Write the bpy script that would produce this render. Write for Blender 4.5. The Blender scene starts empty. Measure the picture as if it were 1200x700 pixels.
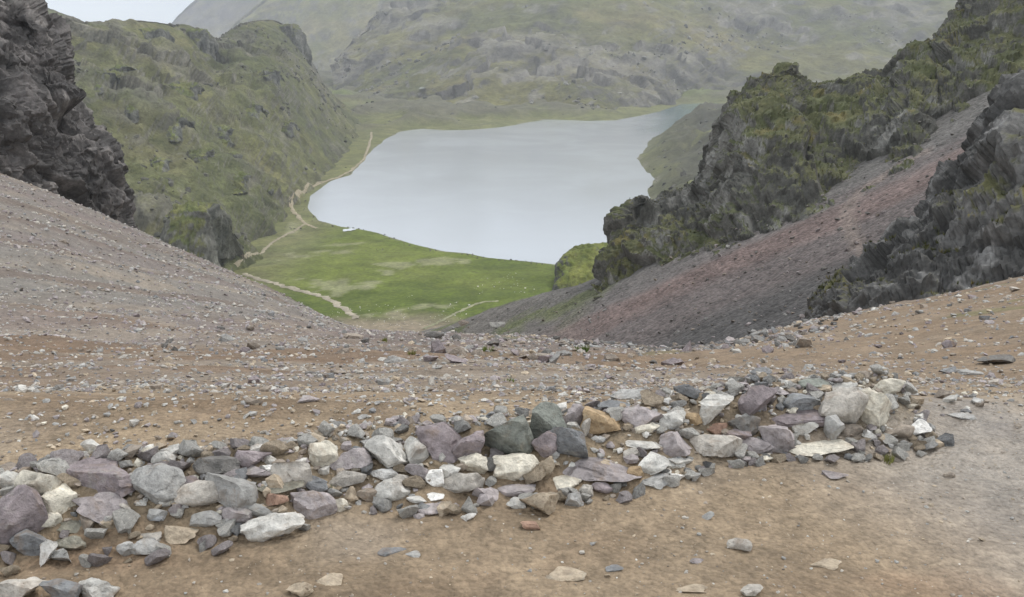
import bpy, math, random, time
import numpy as np
from mathutils import Vector, Matrix, Euler
T0 = time.time()
sc = bpy.context.scene
R = math.radians
col = sc.collection

# ------------------------------------------------------------------ camera, sky, sun, exposure
CAMZ, PITCH, FPX = 1.6, R(15.0), 1166.67
cam_d = bpy.data.cameras.new('camera'); cam = bpy.data.objects.new('camera', cam_d); col.objects.link(cam)
cam_d.lens = 35.0; cam_d.sensor_width = 36.0; cam_d.clip_start = 0.05; cam_d.clip_end = 30000
cam.location = (0, 0, CAMZ); cam.rotation_euler = (R(90) - PITCH, 0, 0)
sc.camera = cam

SUN_EL, SUN_AZ = R(56), R(48)          # azimuth measured from +Y (view direction) towards +X
world = bpy.data.worlds.new('World'); sc.world = world; world.use_nodes = True
wn = world.node_tree; wn.nodes.clear()
wo = wn.nodes.new('ShaderNodeOutputWorld'); wb = wn.nodes.new('ShaderNodeBackground')
sky = wn.nodes.new('ShaderNodeTexSky'); sky.sky_type = 'NISHITA'; sky.sun_disc = False
sky.sun_elevation = SUN_EL; sky.sun_rotation = SUN_AZ; sky.air_density = 1.0; sky.dust_density = 2.0; sky.altitude = 4200
wmix = wn.nodes.new('ShaderNodeMix'); wmix.data_type = 'RGBA'; wmix.inputs['Factor'].default_value = 0.86
wtc = wn.nodes.new('ShaderNodeTexCoord'); wnoi = wn.nodes.new('ShaderNodeTexNoise')
wnoi.inputs['Scale'].default_value = 2.2; wnoi.inputs['Detail'].default_value = 5.0
wramp = wn.nodes.new('ShaderNodeValToRGB')
wramp.color_ramp.elements[0].position = 0.30; wramp.color_ramp.elements[0].color = (6.8, 7.4, 8.0, 1)
wramp.color_ramp.elements[1].position = 0.70; wramp.color_ramp.elements[1].color = (9.2, 9.45, 9.7, 1)
wn.links.new(wtc.outputs['Generated'], wnoi.inputs['Vector'])
wn.links.new(wnoi.outputs['Fac'], wramp.inputs['Fac'])
wn.links.new(sky.outputs['Color'], wmix.inputs['A']); wn.links.new(wramp.outputs['Color'], wmix.inputs['B'])
wn.links.new(wmix.outputs['Result'], wb.inputs['Color']); wb.inputs['Strength'].default_value = 0.125
wn.links.new(wb.outputs['Background'], wo.inputs['Surface'])

sun_d = bpy.data.lights.new('sun', 'SUN'); sun_d.energy = 1.4; sun_d.angle = R(18); sun_d.color = (1.0, 0.96, 0.90)
sun = bpy.data.objects.new('sun', sun_d); col.objects.link(sun); sun.location = (0, 0, 400)
sdir = Vector((math.sin(SUN_AZ) * math.cos(SUN_EL), math.cos(SUN_AZ) * math.cos(SUN_EL), math.sin(SUN_EL)))
sun.rotation_euler = sdir.to_track_quat('Z', 'Y').to_euler()
vs = sc.view_settings; vs.view_transform = 'Standard'; vs.look = 'None'; vs.gamma = 1.0; vs.use_curve_mapping = False
vs.exposure = 0.36
sc.render.engine = 'CYCLES'
cy = sc.cycles
cy.use_denoising = True
try: cy.denoiser = 'OPENIMAGEDENOISE'; cy.denoising_input_passes = 'RGB_ALBEDO_NORMAL'; cy.denoising_prefilter = 'ACCURATE'
except Exception: pass
cy.max_bounces = 4; cy.diffuse_bounces = 2; cy.glossy_bounces = 2; cy.transmission_bounces = 2; cy.volume_bounces = 0
cy.transparent_max_bounces = 4; cy.caustics_reflective = False; cy.caustics_refractive = False
cy.use_adaptive_sampling = True; cy.adaptive_threshold = 0.02; cy.sample_clamp_indirect = 4

# ------------------------------------------------------------------ numeric helpers
cp, sp = math.cos(PITCH), math.sin(PITCH)
def slope(v):                                   # height change per metre forward along the ray of image row v
    t = (350.0 - np.asarray(v, float)) / FPX
    return (-sp + t * cp) / (cp + t * sp)
def W(u, v, Y):                                 # surveyed point: bearing (u, v) at the forward distance Y
    t = (350.0 - v) / FPX
    k = Y / (cp + t * sp)
    return np.array(((u - 600.0) / FPX * k, Y, CAMZ + Y * float(slope(v))))
def sr(*c):                                     # sRGB 0-255 -> linear
    c = np.array(c, float) / 255.0
    return np.where(c <= 0.04045, c / 12.92, ((c + 0.055) / 1.055) ** 2.4)
def sst(a, b, x):
    t = np.clip((x - a) / (b - a), 0, 1); return t * t * (3 - 2 * t)
def _h(ix, iy, iz, s):
    n = (ix.astype(np.int64) * 374761393 + iy.astype(np.int64) * 668265263 + iz.astype(np.int64) * 2147483647 + s * 1274126177) & 0xFFFFFFFF
    n = ((n ^ (n >> 13)) * 1274126177) & 0xFFFFFFFF
    n = ((n ^ (n >> 16)) * 2246822519) & 0xFFFFFFFF
    return ((n ^ (n >> 15)) & 0xFFFFFF).astype(np.float64) / 0xFFFFFF
def vnoise(p, s=0):
    f = np.floor(p); d = p - f; i = f.astype(np.int64); w = d * d * d * (d * (d * 6 - 15) + 10)
    o = 0
    for a in (0, 1):
        wx = w[:, 0] if a else 1 - w[:, 0]
        for b in (0, 1):
            wy = w[:, 1] if b else 1 - w[:, 1]
            for c in (0, 1):
                wz = w[:, 2] if c else 1 - w[:, 2]
                o = o + wx * wy * wz * _h(i[:, 0] + a, i[:, 1] + b, i[:, 2] + c, s)
    return o * 2 - 1
def fbm(p, oc=4, s=0, g=0.5):
    o = 0; a = 1.0; t = 0
    for k in range(oc):
        o = o + a * vnoise(p * (2.03 ** k) + 17.3 * k, s + k); t += a; a *= g
    return o / t
def ridged(p, oc=4, s=0):
    o = 0; a = 1.0; t = 0
    for k in range(oc):
        o = o + a * (1 - 2 * np.abs(vnoise(p * (2.07 ** k) + 9.1 * k, s + k))); t += a; a *= 0.5
    return o / t
def blocks(p, s=0, tilt=0.8):                   # faceted, jointed rock: each Voronoi cell is a tilted flat block
    f = np.floor(p).astype(np.int64)
    best = np.full(len(p), 1e9); val = np.zeros(len(p)); sec = np.full(len(p), 1e9)
    for a in (-1, 0, 1):
        for b in (-1, 0, 1):
            for c in (-1, 0, 1):
                ix, iy, iz = f[:, 0] + a, f[:, 1] + b, f[:, 2] + c
                h = [_h(ix, iy, iz, s + k) for k in range(3)]
                q = p - np.stack((ix + h[0], iy + h[1], iz + h[2]), 1)
                d = (q * q).sum(1)
                m = d < best
                sec = np.where(m, best, np.minimum(sec, d)); best = np.where(m, d, best)
                hv = _h(ix, iy, iz, s + 5)
                tv = (h[1] - .5) * q[:, 0] + (h[2] - .5) * q[:, 1] + (h[0] - .5) * q[:, 2]
                val = np.where(m, hv * 2 - 1 + 2 * tilt * tv, val)
    return val, np.sqrt(sec) - np.sqrt(best)
def N3(P, sc_): return P * np.array(sc_ if hasattr(sc_, '__len__') else (sc_, sc_, sc_))

def catmull(A, n):                              # resample control rows (axis 0) to n rows
    A = np.asarray(A, float); m = len(A)
    t = np.linspace(0, m - 1, n); i = np.minimum(t.astype(int), m - 2); f = (t - i)
    f = f.reshape((-1,) + (1,) * (A.ndim - 1))
    e = np.concatenate((2 * A[:1] - A[1:2], A, 2 * A[-1:] - A[-2:-1]))
    p0, p1, p2, p3 = e[i], e[i + 1], e[i + 2], e[i + 3]
    return 0.5 * (2 * p1 + (p2 - p0) * f + (2 * p0 - 5 * p1 + 4 * p2 - p3) * f ** 2 + (3 * p1 - p0 - 3 * p2 + p3) * f ** 3)
def pchip(x, y, xq):                            # y: (n, m)
    x = np.asarray(x, float); y = np.asarray(y, float); h = np.diff(x)[:, None]; d = np.diff(y, axis=0) / h
    m = np.zeros_like(y); m[0] = d[0]; m[-1] = d[-1]
    for k in range(1, len(x) - 1):
        w1 = 2 * h[k] + h[k - 1]; w2 = h[k] + 2 * h[k - 1]
        with np.errstate(divide='ignore', invalid='ignore'):
            g = (w1 + w2) / (w1 / d[k - 1] + w2 / d[k])
        m[k] = np.where(d[k - 1] * d[k] > 0, g, 0)
    xq = np.clip(xq, x[0], x[-1]); i = np.clip(np.searchsorted(x, xq) - 1, 0, len(x) - 2)
    t = ((xq - x[i]) / (x[i + 1] - x[i]))[:, None]; H = h[i]
    return (2*t**3 - 3*t**2 + 1) * y[i] + (t**3 - 2*t**2 + t) * H * m[i] + (-2*t**3 + 3*t**2) * y[i+1] + (t**3 - t**2) * H * m[i+1]

def mesh_from(name, V, Fq, mat, colr=None, rough=None, smooth=True, tri=False):
    me = bpy.data.meshes.new(name); k = 3 if tri else 4
    me.vertices.add(len(V)); me.vertices.foreach_set('co', np.ascontiguousarray(V, np.float32).ravel())
    me.loops.add(len(Fq) * k); me.polygons.add(len(Fq))
    me.loops.foreach_set('vertex_index', np.ascontiguousarray(Fq, np.int32).ravel())
    me.polygons.foreach_set('loop_start', np.arange(0, len(Fq) * k, k, dtype=np.int32))
    me.update(calc_edges=True)
    me.polygons.foreach_set('use_smooth', np.full(len(Fq), smooth))
    if colr is not None:
        a = me.attributes.new('tint', 'FLOAT_COLOR', 'POINT')
        a.data.foreach_set('color', np.concatenate((colr, np.ones((len(V), 1))), 1).astype(np.float32).ravel())
    if rough is not None:
        a = me.attributes.new('wet', 'FLOAT', 'POINT'); a.data.foreach_set('value', np.asarray(rough, np.float32))
    me.materials.append(mat)
    me.update()
    return me
def grid_faces(nr, nc):
    i = np.arange((nr - 1) * (nc - 1)); r = i // (nc - 1); c = i % (nc - 1); a = r * nc + c
    return np.stack((a, a + 1, a + nc + 1, a + nc), 1)
def grid_normals(P):                            # P: (nr, nc, 3)
    n = np.cross(np.gradient(P, axis=1), np.gradient(P, axis=0))
    return n / (np.linalg.norm(n, axis=2, keepdims=True) + 1e-9)
def place(name, me, **props):
    o = bpy.data.objects.new(name, me); col.objects.link(o)
    for k, v in props.items(): o[k] = v
    return o
def lerp(a, b, t): return a + (b - a) * t[..., None]

# ------------------------------------------------------------------ materials
class NT:
    def __init__(s, name):
        s.m = bpy.data.materials.new(name); s.m.use_nodes = True; s.t = s.m.node_tree; s.t.nodes.clear()
        s.out = s.n('OutputMaterial'); s.b = s.n('BsdfPrincipled'); s.l(s.b.outputs[0], s.out.inputs['Surface'])
        s.b.inputs['Specular IOR Level'].default_value = 0.3
    def n(s, t, **k):
        x = s.t.nodes.new('ShaderNode' + t)
        for a, v in k.items(): setattr(x, a, v)
        return x
    def l(s, a, b): s.t.links.new(a, b)
    def set(s, inp, v):
        if hasattr(v, 'is_output') or hasattr(v, 'links'): s.l(v, inp)
        else: inp.default_value = v
    def noise(s, vec, scale, detail=4, rough=0.55, dist=0.0):
        x = s.n('TexNoise'); s.l(vec, x.inputs['Vector']); x.inputs['Scale'].default_value = scale
        x.inputs['Detail'].default_value = detail; x.inputs['Roughness'].default_value = rough; x.inputs['Distortion'].default_value = dist
        return x.outputs['Fac']
    def voro(s, vec, scale, feature='F1', out='Distance'):
        x = s.n('TexVoronoi'); x.feature = feature; s.l(vec, x.inputs['Vector']); x.inputs['Scale'].default_value = scale
        return x.outputs[out]
    def rng(s, v, a, b, c, d, clamp=True):
        x = s.n('MapRange'); x.clamp = clamp; s.set(x.inputs[0], v)
        for i, q in enumerate((a, b, c, d)): s.set(x.inputs[i + 1], q)
        return x.outputs[0]
    def math(s, op, a, b=0.0):
        x = s.n('Math', operation=op); s.set(x.inputs[0], a); s.set(x.inputs[1], b); return x.outputs[0]
    def mix(s, f, a, b, mode='MIX'):
        x = s.n('Mix', data_type='RGBA', blend_type=mode); s.set(x.inputs['Factor'], f); s.set(x.inputs['A'], a); s.set(x.inputs['B'], b)
        return x.outputs['Result']
    def gray(s, v):
        x = s.n('CombineColor'); [s.l(v, x.inputs[i]) for i in range(3)]; return x.outputs[0]
    def bump(s, h, strength, dist, nrm=None):
        x = s.n('Bump'); s.l(h, x.inputs['Height']); x.inputs['Strength'].default_value = strength; x.inputs['Distance'].default_value = dist
        if nrm is not None: s.l(nrm, x.inputs['Normal'])
        return x.outputs[0]
def soft(c, k_=.55, g=1.0):
    c = np.array(c, float); return c.mean() + (c - c.mean()) * k_ if g == 1.0 else (c.mean() + (c - c.mean()) * k_) * g
def rgba(c): return (float(c[0]), float(c[1]), float(c[2]), 1.0)

def terrain_material(name, fine, amount=0.5, bump=0.6, bd=0.05, rough=0.92, pebble=None, wet=False, pa=.85):
    """surface colour from the ground's own tint, broken up by grain at the scales in fine (1/m)"""
    k = NT(name); tc = k.n('TexCoord').outputs['Object']; at = k.n('Attribute', attribute_name='tint').outputs['Color']
    g = None; h = None
    for i, f in enumerate(fine):
        nz = k.noise(tc, f, 5, 0.62, 0.3)
        m = k.rng(nz, 0.28, 0.72, 1 - amount, 1 + amount)
        g = m if g is None else k.math('MULTIPLY', g, m)
        h = nz if h is None else k.math('ADD', h, k.math('MULTIPLY', nz, 0.6 ** i))
    c = k.mix(1.0, at, k.gray(g), 'MULTIPLY')
    if pebble:
        vc = k.voro(tc, pebble, 'F1', 'Color'); vd = k.voro(tc, pebble, 'F1', 'Distance')
        sep = k.n('SeparateColor'); k.l(vc, sep.inputs[0])
        pm = k.rng(sep.outputs[0], 0.0, 1.0, 0.62, 1.38)
        c = k.mix(pa, c, k.mix(1.0, c, k.gray(pm), 'MULTIPLY'))
        h = k.math('SUBTRACT', h, k.math('MULTIPLY', vd, 1.1 * pa))
    k.l(c, k.b.inputs['Base Color']); k.b.inputs['Roughness'].default_value = rough
    if wet:
        wa = k.n('Attribute', attribute_name='wet').outputs['Fac']
        wv = k.math('MULTIPLY', wa, k.rng(k.noise(tc, 5.0, 4, 0.6), 0.36, 0.56, 0.35, 1.0))
        k.l(k.rng(wv, 0, 1, rough, 0.22), k.b.inputs['Roughness'])
    k.l(k.bump(h, bump, bd), k.b.inputs['Normal'])
    return k.m

M = {}
M['ground'] = terrain_material('earth_and_gravel', (1.7, 9.0, 42.0), 0.25, 0.8, 0.045, 0.9, 48.0, True, .32)
M['scree'] = terrain_material('scree', (0.25, 1.7), 0.25, 0.7, 0.2, 0.95, 2.6)
M['crag'] = terrain_material('crag_rock', (0.5, 3.2), 0.40, 0.6, 0.15, 0.9)
M['hill'] = terrain_material('grassy_hillside', (0.08, 0.45), 0.46, 1.0, 1.4, 0.95)
M['meadow'] = terrain_material('meadow_turf', (0.07, 0.5), 0.34, 0.8, 0.5, 0.95)
M['far'] = terrain_material('far_hillside', (0.02, 0.11), 0.34, 1.0, 5.0, 0.95)
M['trail'] = terrain_material('trodden_trail', (0.15, 0.9), 0.25, 0.4, 0.1, 0.95)

def stone_material(name, use_attr):
    k = NT(name); tc = k.n('TexCoord').outputs['Object']
    if use_attr: base = k.n('Attribute', attribute_name='tint').outputs['Color']; vec = tc
    else:
        oi = k.n('ObjectInfo'); base = oi.outputs['Color']
        cb = k.n('CombineXYZ'); [k.l(k.math('MULTIPLY', oi.outputs['Random'], 37.0 + 9 * i), cb.inputs[i]) for i in range(3)]
        va = k.n('VectorMath', operation='ADD'); k.l(tc, va.inputs[0]); k.l(cb.outputs[0], va.inputs[1]); vec = va.outputs[0]
    s = 1.0
    n1 = k.noise(vec, 7 * s, 5, 0.6, 0.4); n2 = k.noise(vec, 38 * s, 5, 0.65); n3 = k.noise(vec, 140 * s, 3, 0.6)
    g = k.math('MULTIPLY', k.rng(n1, 0.3, 0.7, 0.70, 1.30), k.rng(n2, 0.3, 0.7, 0.66, 1.34))
    c = k.mix(1.0, base, k.gray(g), 'MULTIPLY')
    c = k.mix(k.rng(k.noise(vec, 11, 6, 0.7, 0.6), 0.56, 0.72, 0.0, 0.5), c, rgba(sr(176, 172, 160)))       # pale crust and lichen
    c = k.mix(k.rng(k.noise(vec, 6.3, 5, 0.7, 1.2), 0.54, 0.72, 0.0, 0.6), c, rgba(sr(136, 114, 92)))       # earth stain
    k.l(c, k.b.inputs['Base Color']); k.b.inputs['Roughness'].default_value = 0.82
    h = k.math('ADD', k.math('MULTIPLY', n1, 1.2), k.math('ADD', k.math('MULTIPLY', n2, 0.7), k.math('MULTIPLY', n3, 0.25)))
    k.l(k.bump(h, 0.9, 0.02), k.b.inputs['Normal'])
    return k.m
M['rock'] = stone_material('loose_rock', False)
M['stone'] = stone_material('gravel_stone', True)

k = NT('lake_water'); tc = k.n('TexCoord').outputs['Object']
mp = k.n('Mapping'); mp.inputs['Scale'].default_value = (1.0, 0.55, 1.0); k.l(tc, mp.inputs['Vector'])
wv = k.math('ADD', k.noise(mp.outputs[0], 0.5, 4, 0.6), k.math('MULTIPLY', k.noise(mp.outputs[0], 0.04, 3, 0.5), 1.5))
k.l(k.n('Attribute', attribute_name='tint').outputs['Color'], k.b.inputs['Base Color']); k.b.inputs['Specular IOR Level'].default_value = 0.5
k.b.inputs['IOR'].default_value = 1.333
k.l(k.rng(k.noise(tc, 0.012, 4, 0.6, 1.0), 0.35, 0.65, 0.09, 0.18), k.b.inputs['Roughness'])
k.l(k.bump(wv, 0.35, 0.22), k.b.inputs['Normal']); M['water'] = k.m

k = NT('tussock_grass'); oa = k.n('Attribute', attribute_name='tint').outputs['Color']
k.l(oa, k.b.inputs['Base Color']); k.b.inputs['Roughness'].default_value = 0.8; M['grass'] = k.m

# ------------------------------------------------------------------ near ground: track, bank of stones, brown slope, left scree
US = [-900, -500, -220, 0, 150, 300, 430, 600, 700, 800, 950, 1080, 1200, 1450, 1900]
YS = [4.2, 5.5, 7, 10, 14, 20, 28, 40, 60, 90, 140, 220, 320, 450]
VT = [[469.6,452,434,408,378,336,280,200, 95, 10,  0, 40,150,300],
      [469.6,454,439,415,390,354,305,232,130, 58, 50,100,200,330],
      [469.6,456,444,424,404,374,332,268,190,132,130,180,260,350],
      [469.6,457,446,431,414,391,355,300,236,197,200,240,310,370],
      [469.6,457,446,432,418,400,375,340,298,267,274,312,360,392],
      [469.6,457,446,432,420,405,389,369,348,335,345,370,388,396],
      [469.6,457,445,431,419,409,402,396,391,388,392,393,391,397],
      [469.6,458,446,432,421,411,404,399,397,400,402,400,394,398],
      [469.6,458,447,435,424,415,409,405,404,412,430,450,460,470],
      [469.6,458,447,436,426,417,412,411,414,430,460,490,500,510],
      [469.6,457,445,430,416,402,391,381,377,392,440,480,500,510],
      [469.6,455,442,424,407,388,370,357,351,370,430,480,500,510],
      [469.6,452,437,417,396,372,349,331,323,345,420,480,500,510],
      [469.6,446,426,398,368,336,306,281,266,280,360,440,500,510],
      [469.6,440,414,375,335,292,250,212,190,200,280,380,480,510]]
AU = (np.array(US) - 600.0) / FPX / 0.978
LY = np.log(np.array(YS))
NTY, NTA = 240, 240
tabS = pchip(LY, slope(np.array(VT)).T, np.linspace(LY[0], LY[-1], NTY))        # (NTY, ncol)
tabS = pchip(AU, tabS.T, np.linspace(AU[0], AU[-1], NTA))                       # (NTA, NTY)
FRONT = [(-260, 735), (-100, 690), (0, 668), (100, 652), (200, 650), (315, 640), (370, 612), (450, 598), (500, 606), (560, 592), (620, 590), (700, 582), (770, 574), (850, 548), (910, 538), (1000, 537), (1095, 520), (1130, 505)]
FX = []; FYv = []
for (u, v) in FRONT:
    Yf = CAMZ / -float(slope(v)); q = W(u, v, Yf); FX.append(q[0]); FYv.append(q[1])
def heap(x, y):
    d = y - np.interp(x, FX, FYv)
    e = sst(1.85, 1.6, x)
    hgt = 0.10 * sst(0.0, 0.28, d) + 0.05 * sst(0.2, 0.45, d)
    return hgt * (1 - sst(0.42, 0.8, d)) * e
def base_ground(x, y):
    yy = np.clip(y, 4.2, 449.0); a = np.clip(x / np.maximum(y, 0.6), AU[0], AU[-1] - 1e-6)
    fy = (np.log(yy) - LY[0]) / (LY[-1] - LY[0]) * (NTY - 1); fa = (a - AU[0]) / (AU[-1] - AU[0]) * (NTA - 1)
    iy = np.clip(fy.astype(int), 0, NTY - 2); ia = np.clip(fa.astype(int), 0, NTA - 2); ty = fy - iy; ta = fa - ia
    s = (tabS[ia, iy] * (1 - ta) + tabS[ia + 1, iy] * ta) * (1 - ty) + (tabS[ia, iy + 1] * (1 - ta) + tabS[ia + 1, iy + 1] * ta) * ty
    z = CAMZ + yy * s
    z = np.where(y < 4.2, z * sst(2.5, 4.2, y), z)
    return z
def ground_z(x, y):
    z = base_ground(x, y)
    p = np.stack((x, y, 0 * x), 1); r = np.maximum(y, 1.0)
    z = z + 0.020 * fbm(p * 1.6, 4, 3) + 0.013 * fbm(p * np.array((5, 8, 1)), 4, 8)
    nr0 = y < 5.0
    if nr0.any():                                                          # boot and hoof dents trodden into the mud
        _, e = blocks(np.stack((x[nr0] * 3.4, y[nr0] * 4.6, 0 * x[nr0] + .5), 1) + .35 * fbm(p[nr0] * 3, 2, 5)[:, None], 15); f_ = fbm(p[nr0] * .9, 3, 16)
        z[nr0] = z[nr0] - .016 * sst(.28, .6, e) * sst(-.1, .3, f_)
    far = sst(4.5, 14, r)
    z = z + far * (0.15 * fbm(p * 0.55, 4, 11) + .045 * fbm(p * 2.2, 3, 12) + 0.0045 * np.minimum(r, 120) * fbm(p * np.array((0.10, 0.16, 1)), 4, 21))
    rl = fbm(np.stack(((x * .52 + y * .85) * .03, (x * .85 - y * .52) * .30, 0 * x), 1), 4, 45)
    z = z - sst(14, 30, y - .3 * x) * sst(1, -5, x) * .35 * rl
    z = z + heap(x, y) + 0.02 * sst(.0, .3, heap(x, y) * 8) * fbm(p * 6, 3, 14)
    return z
nth, nr = 380, 640
th = np.concatenate((np.linspace(-84, -36, 50, endpoint=False), np.linspace(-36, 36, 280, endpoint=False), np.linspace(36, 84, 50))) * math.pi / 180
rr = np.exp(np.linspace(math.log(0.7), math.log(460), nr))
TH, RR = np.meshgrid(th, rr)
X = (RR * np.sin(TH)).ravel(); Yc = (RR * np.cos(TH)).ravel() - 1.6
Z = ground_z(X, Yc)
P = np.stack((X, Yc, Z), 1)
p2 = np.stack((X, Yc, 0 * X), 1)
tile_ = lambda c: np.tile(c, (len(X), 1))
big = fbm(p2 * 0.9, 4, 31); mid = fbm(p2 * 3.5, 4, 33)
band = fbm(p2 * np.array((0.12, 0.75, 1)), 4, 35)
C = lerp(np.tile(sr(127, 108, 87), (len(X), 1)), np.tile(sr(148, 130, 107), (len(X), 1)), sst(-.5, .6, big + .4 * mid))
redm = sst(0.30, 0.55, fbm(p2 * np.array((1.6, 4.5, 1)), 4, 36)) * 0.15                    # reddish clay streaks on the track
C = lerp(C, np.tile(sr(146, 112, 90), (len(X), 1)), redm * sst(5, 3, Yc))
slp = sst(4.6, 7.0, Yc)
C = lerp(C, lerp(np.tile(sr(122, 102, 83), (len(X), 1)), np.tile(sr(138, 126, 112), (len(X), 1)), sst(-.35, .35, band)), slp)
ochre = slp * sst(0.5, 3.5, X) * sst(60, 30, Yc)
C = lerp(C, np.tile(sr(138, 119, 97), (len(X), 1)), ochre * 0.7)
# loose scree to the left, streaked down the fall line
su = X * 0.52 + Yc * 0.85; sv = X * 0.85 - Yc * 0.52
streak = fbm(np.stack((su * 0.02, sv * 0.16, 0 * X), 1), 4, 41)
grain = fbm(np.stack((su * 0.3, sv * 0.6, 0 * X), 1), 4, 43)
scw = sst(9, 40, Yc + 0.35 * (-X - 5) + 12 * band) * sst(2.0, -6.0, X + 0.02 * Yc + 2 * band)
sccol = lerp(np.tile(sr(127, 121, 113), (len(X), 1)), np.tile(sr(126, 114, 109), (len(X), 1)), sst(-.2, .4, streak))
sccol = lerp(sccol, np.tile(sr(148, 136, 121), (len(X), 1)), sst(0.0, .45, grain) * .7)
sccol = lerp(sccol, np.tile(sr(112, 98, 88), (len(X), 1)), sst(.1, .45, fbm(np.stack((su * .035, sv * .32, 0 * X), 1), 4, 45)) * .7)
C = lerp(C, sccol, scw)
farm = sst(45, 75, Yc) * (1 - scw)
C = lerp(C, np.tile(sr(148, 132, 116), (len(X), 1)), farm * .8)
rub = sst(14, 26, Yc + 6 * band) * sst(-.22, -.10, X / Yc.clip(1)) * sst(.30, .14, X / Yc.clip(1)); C = lerp(C, lerp(tile_(sr(122,108,101)), tile_(sr(106,97,92)), sst(-.3, .3, mid)), rub * .75)
mossy = sst(0.38, .55, fbm(p2 * 0.35, 3, 47)) * sst(14, 24, Yc) * sst(60, 40, Yc) * sst(-6, 0, X) * 0.5
C = lerp(C, np.tile(sr(98, 104, 62), (len(X), 1)), mossy)
wet = sst(1.0, 1.9, X + 0.25 * big + 0.35 * (Yc - 3.2)) * sst(1.6, 2.5, Yc) * sst(4.9, 3.9, Yc + .4 * mid) * sst(-.55, .1, big + .5 * mid + .3)
wet = np.maximum(wet, 0.45 * sst(4.4, 3.2, Yc) * sst(-.1, .5, fbm(p2 * 1.3, 3, 51)))
C = lerp(C, np.tile(sr(154, 148, 141), (len(X), 1)), wet * 0.6)  # wet mud: its grey sheen of reflected sky is painted into the tint
hp = sst(0.02, 0.08, heap(X, Yc)); C = lerp(C, np.tile(sr(128, 114, 94), (len(X), 1)), hp * .7)
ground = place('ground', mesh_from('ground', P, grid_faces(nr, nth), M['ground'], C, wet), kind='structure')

# ------------------------------------------------------------------ generic lofted land form
def loft(name, rows, nr_, nc_, mat, disp, colour, kind='structure'):
    A = np.array([[W(*q) if not isinstance(q, np.ndarray) else q for q in r] for r in rows])
    G = catmull(A, nr_); G = catmull(G.transpose(1, 0, 2), nc_).transpose(1, 0, 2)
    n = grid_normals(G)
    if n[..., 2].mean() < 0: n = -n
    Pv = G.reshape(-1, 3); nv = n.reshape(-1, 3)
    rowf = np.repeat(np.linspace(0, 1, nr_), nc_); colf = np.tile(np.linspace(0, 1, nc_), nr_)
    D, aux = disp(Pv, nv, rowf, colf)
    if mat is M['crag']:                                                   # weather the joint edges a little
        Dg = D.reshape(nr_, nc_, 3)
        for _ in range(2):
            Q = np.pad(Dg, ((1, 1), (1, 1), (0, 0)), 'edge'); Dg = .52 * Dg + .12 * (Q[:-2, 1:-1] + Q[2:, 1:-1] + Q[1:-1, :-2] + Q[1:-1, 2:])
        D = Dg.reshape(-1, 3); Pq = (Pv + D) * np.array((1, 1, .6)); Pq[:, 0] += .4 * Pv[:, 2]
        for i_, (fs, fa) in enumerate(disp.fine):                              # small fracture facets
            b_, e_ = blocks(Pq / fs, 130 + i_ * 7, 1.1); D = D + nv * (fa * b_ - fa * .5 * sst(.08, 0, e_))[:, None]
    Pv = Pv + D
    n2 = grid_normals(Pv.reshape(nr_, nc_, 3)).reshape(-1, 3); n2 = np.where(n2[:, 2:].mean() < 0, -n2, n2)
    Cc = colour(Pv, n2, rowf, colf, aux)
    me = mesh_from(name, Pv, grid_faces(nr_, nc_), mat, Cc)
    if mat is M['crag']: me.set_sharp_from_angle(angle=R(28))
    return place(name, me, kind=kind)
def between(foot, crest, ws, bulge=0.0):
    f = np.array([W(*q) for q in foot]); c = np.array([W(*q) for q in crest]); out = []
    for w in ws:
        q = f + (c - f) * w; q[:, 2] += bulge * math.sin(math.pi * w) * np.linalg.norm(c - f, axis=1); out.append(list(q))
    return out, c
def back(crest, steps):
    return [[q + np.array(s) for q in crest] for s in steps]
def tile(c, n): return np.tile(c, (n, 1))

# rock faces
def crag_disp(sizes, amps, squash=0.55, lean=(0.25, 0.1)):
    def f(Pv, nv, rf, cf):
        q = Pv.copy(); q[:, 0] += lean[0] * q[:, 2]; q[:, 1] += lean[1] * q[:, 2]; q[:, 2] *= squash
        w = np.stack([fbm(q / sizes[0] * .9, 3, 60 + k) for k in range(3)], 1) * sizes[0] * .16
        q = q + w
        d = 0; gap = 1.0
        for i, (s, a) in enumerate(zip(sizes[:2], amps[:2])):
            b, e = blocks(q / s, 70 + 9 * i, 1.15); d = d + .8 * a * b - a * 0.22 * sst(0.07, 0.0, e); gap = gap * (0.6 + 0.4 * sst(0.0, 0.12, e))
        d = d + amps[0] * .75 * ridged(q * np.array((1, 1, .35)) / (sizes[0] * .55), 4, 64)      # upright ribs and gullies
        d = d + amps[0] * 1.2 * fbm(Pv / (sizes[0] * 2.5), 3, 66) + amps[2] * .35 * fbm(Pv / sizes[2], 2, 68)
        return nv * d[:, None], (d, gap, nv[:, 2])
    f.fine = ((sizes[2] * 1.25, amps[2] * 1.25), (sizes[2] * .55, amps[2] * .55))
    return f
def crag_colour(rock1, rock2, pale, grass1, grass2, gthr, gscale, ochre=None):
    def f(Pv, n2, rf, cf, aux):
        N = len(Pv); d, gap, nz0 = aux
        a = fbm(Pv / (gscale * 1.3), 4, 81); b = fbm(Pv / (gscale * .35), 4, 84)
        c = lerp(tile(rock1, N), tile(rock2, N), sst(-.4, .4, a + .5 * b))
        c = lerp(c, tile(pale, N), sst(.08, .4, fbm(Pv * np.array((1, 1, .45)) / (gscale * .35), 5, 87)) * .75)
        up = .6 * n2[:, 2] + .4 * nz0 + 0.50 * a + 0.14 * b
        g = sst(gthr, gthr + .10, up)
        gc = lerp(tile(grass1, N), tile(grass2, N), sst(-.3, .4, fbm(Pv / (gscale * .6), 4, 91)))
        if ochre is not None: gc = lerp(gc, tile(ochre, N), sst(.3, .55, fbm(Pv / (gscale * .45), 3, 93)))
        return lerp(c, gc, g)
    return f

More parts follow.
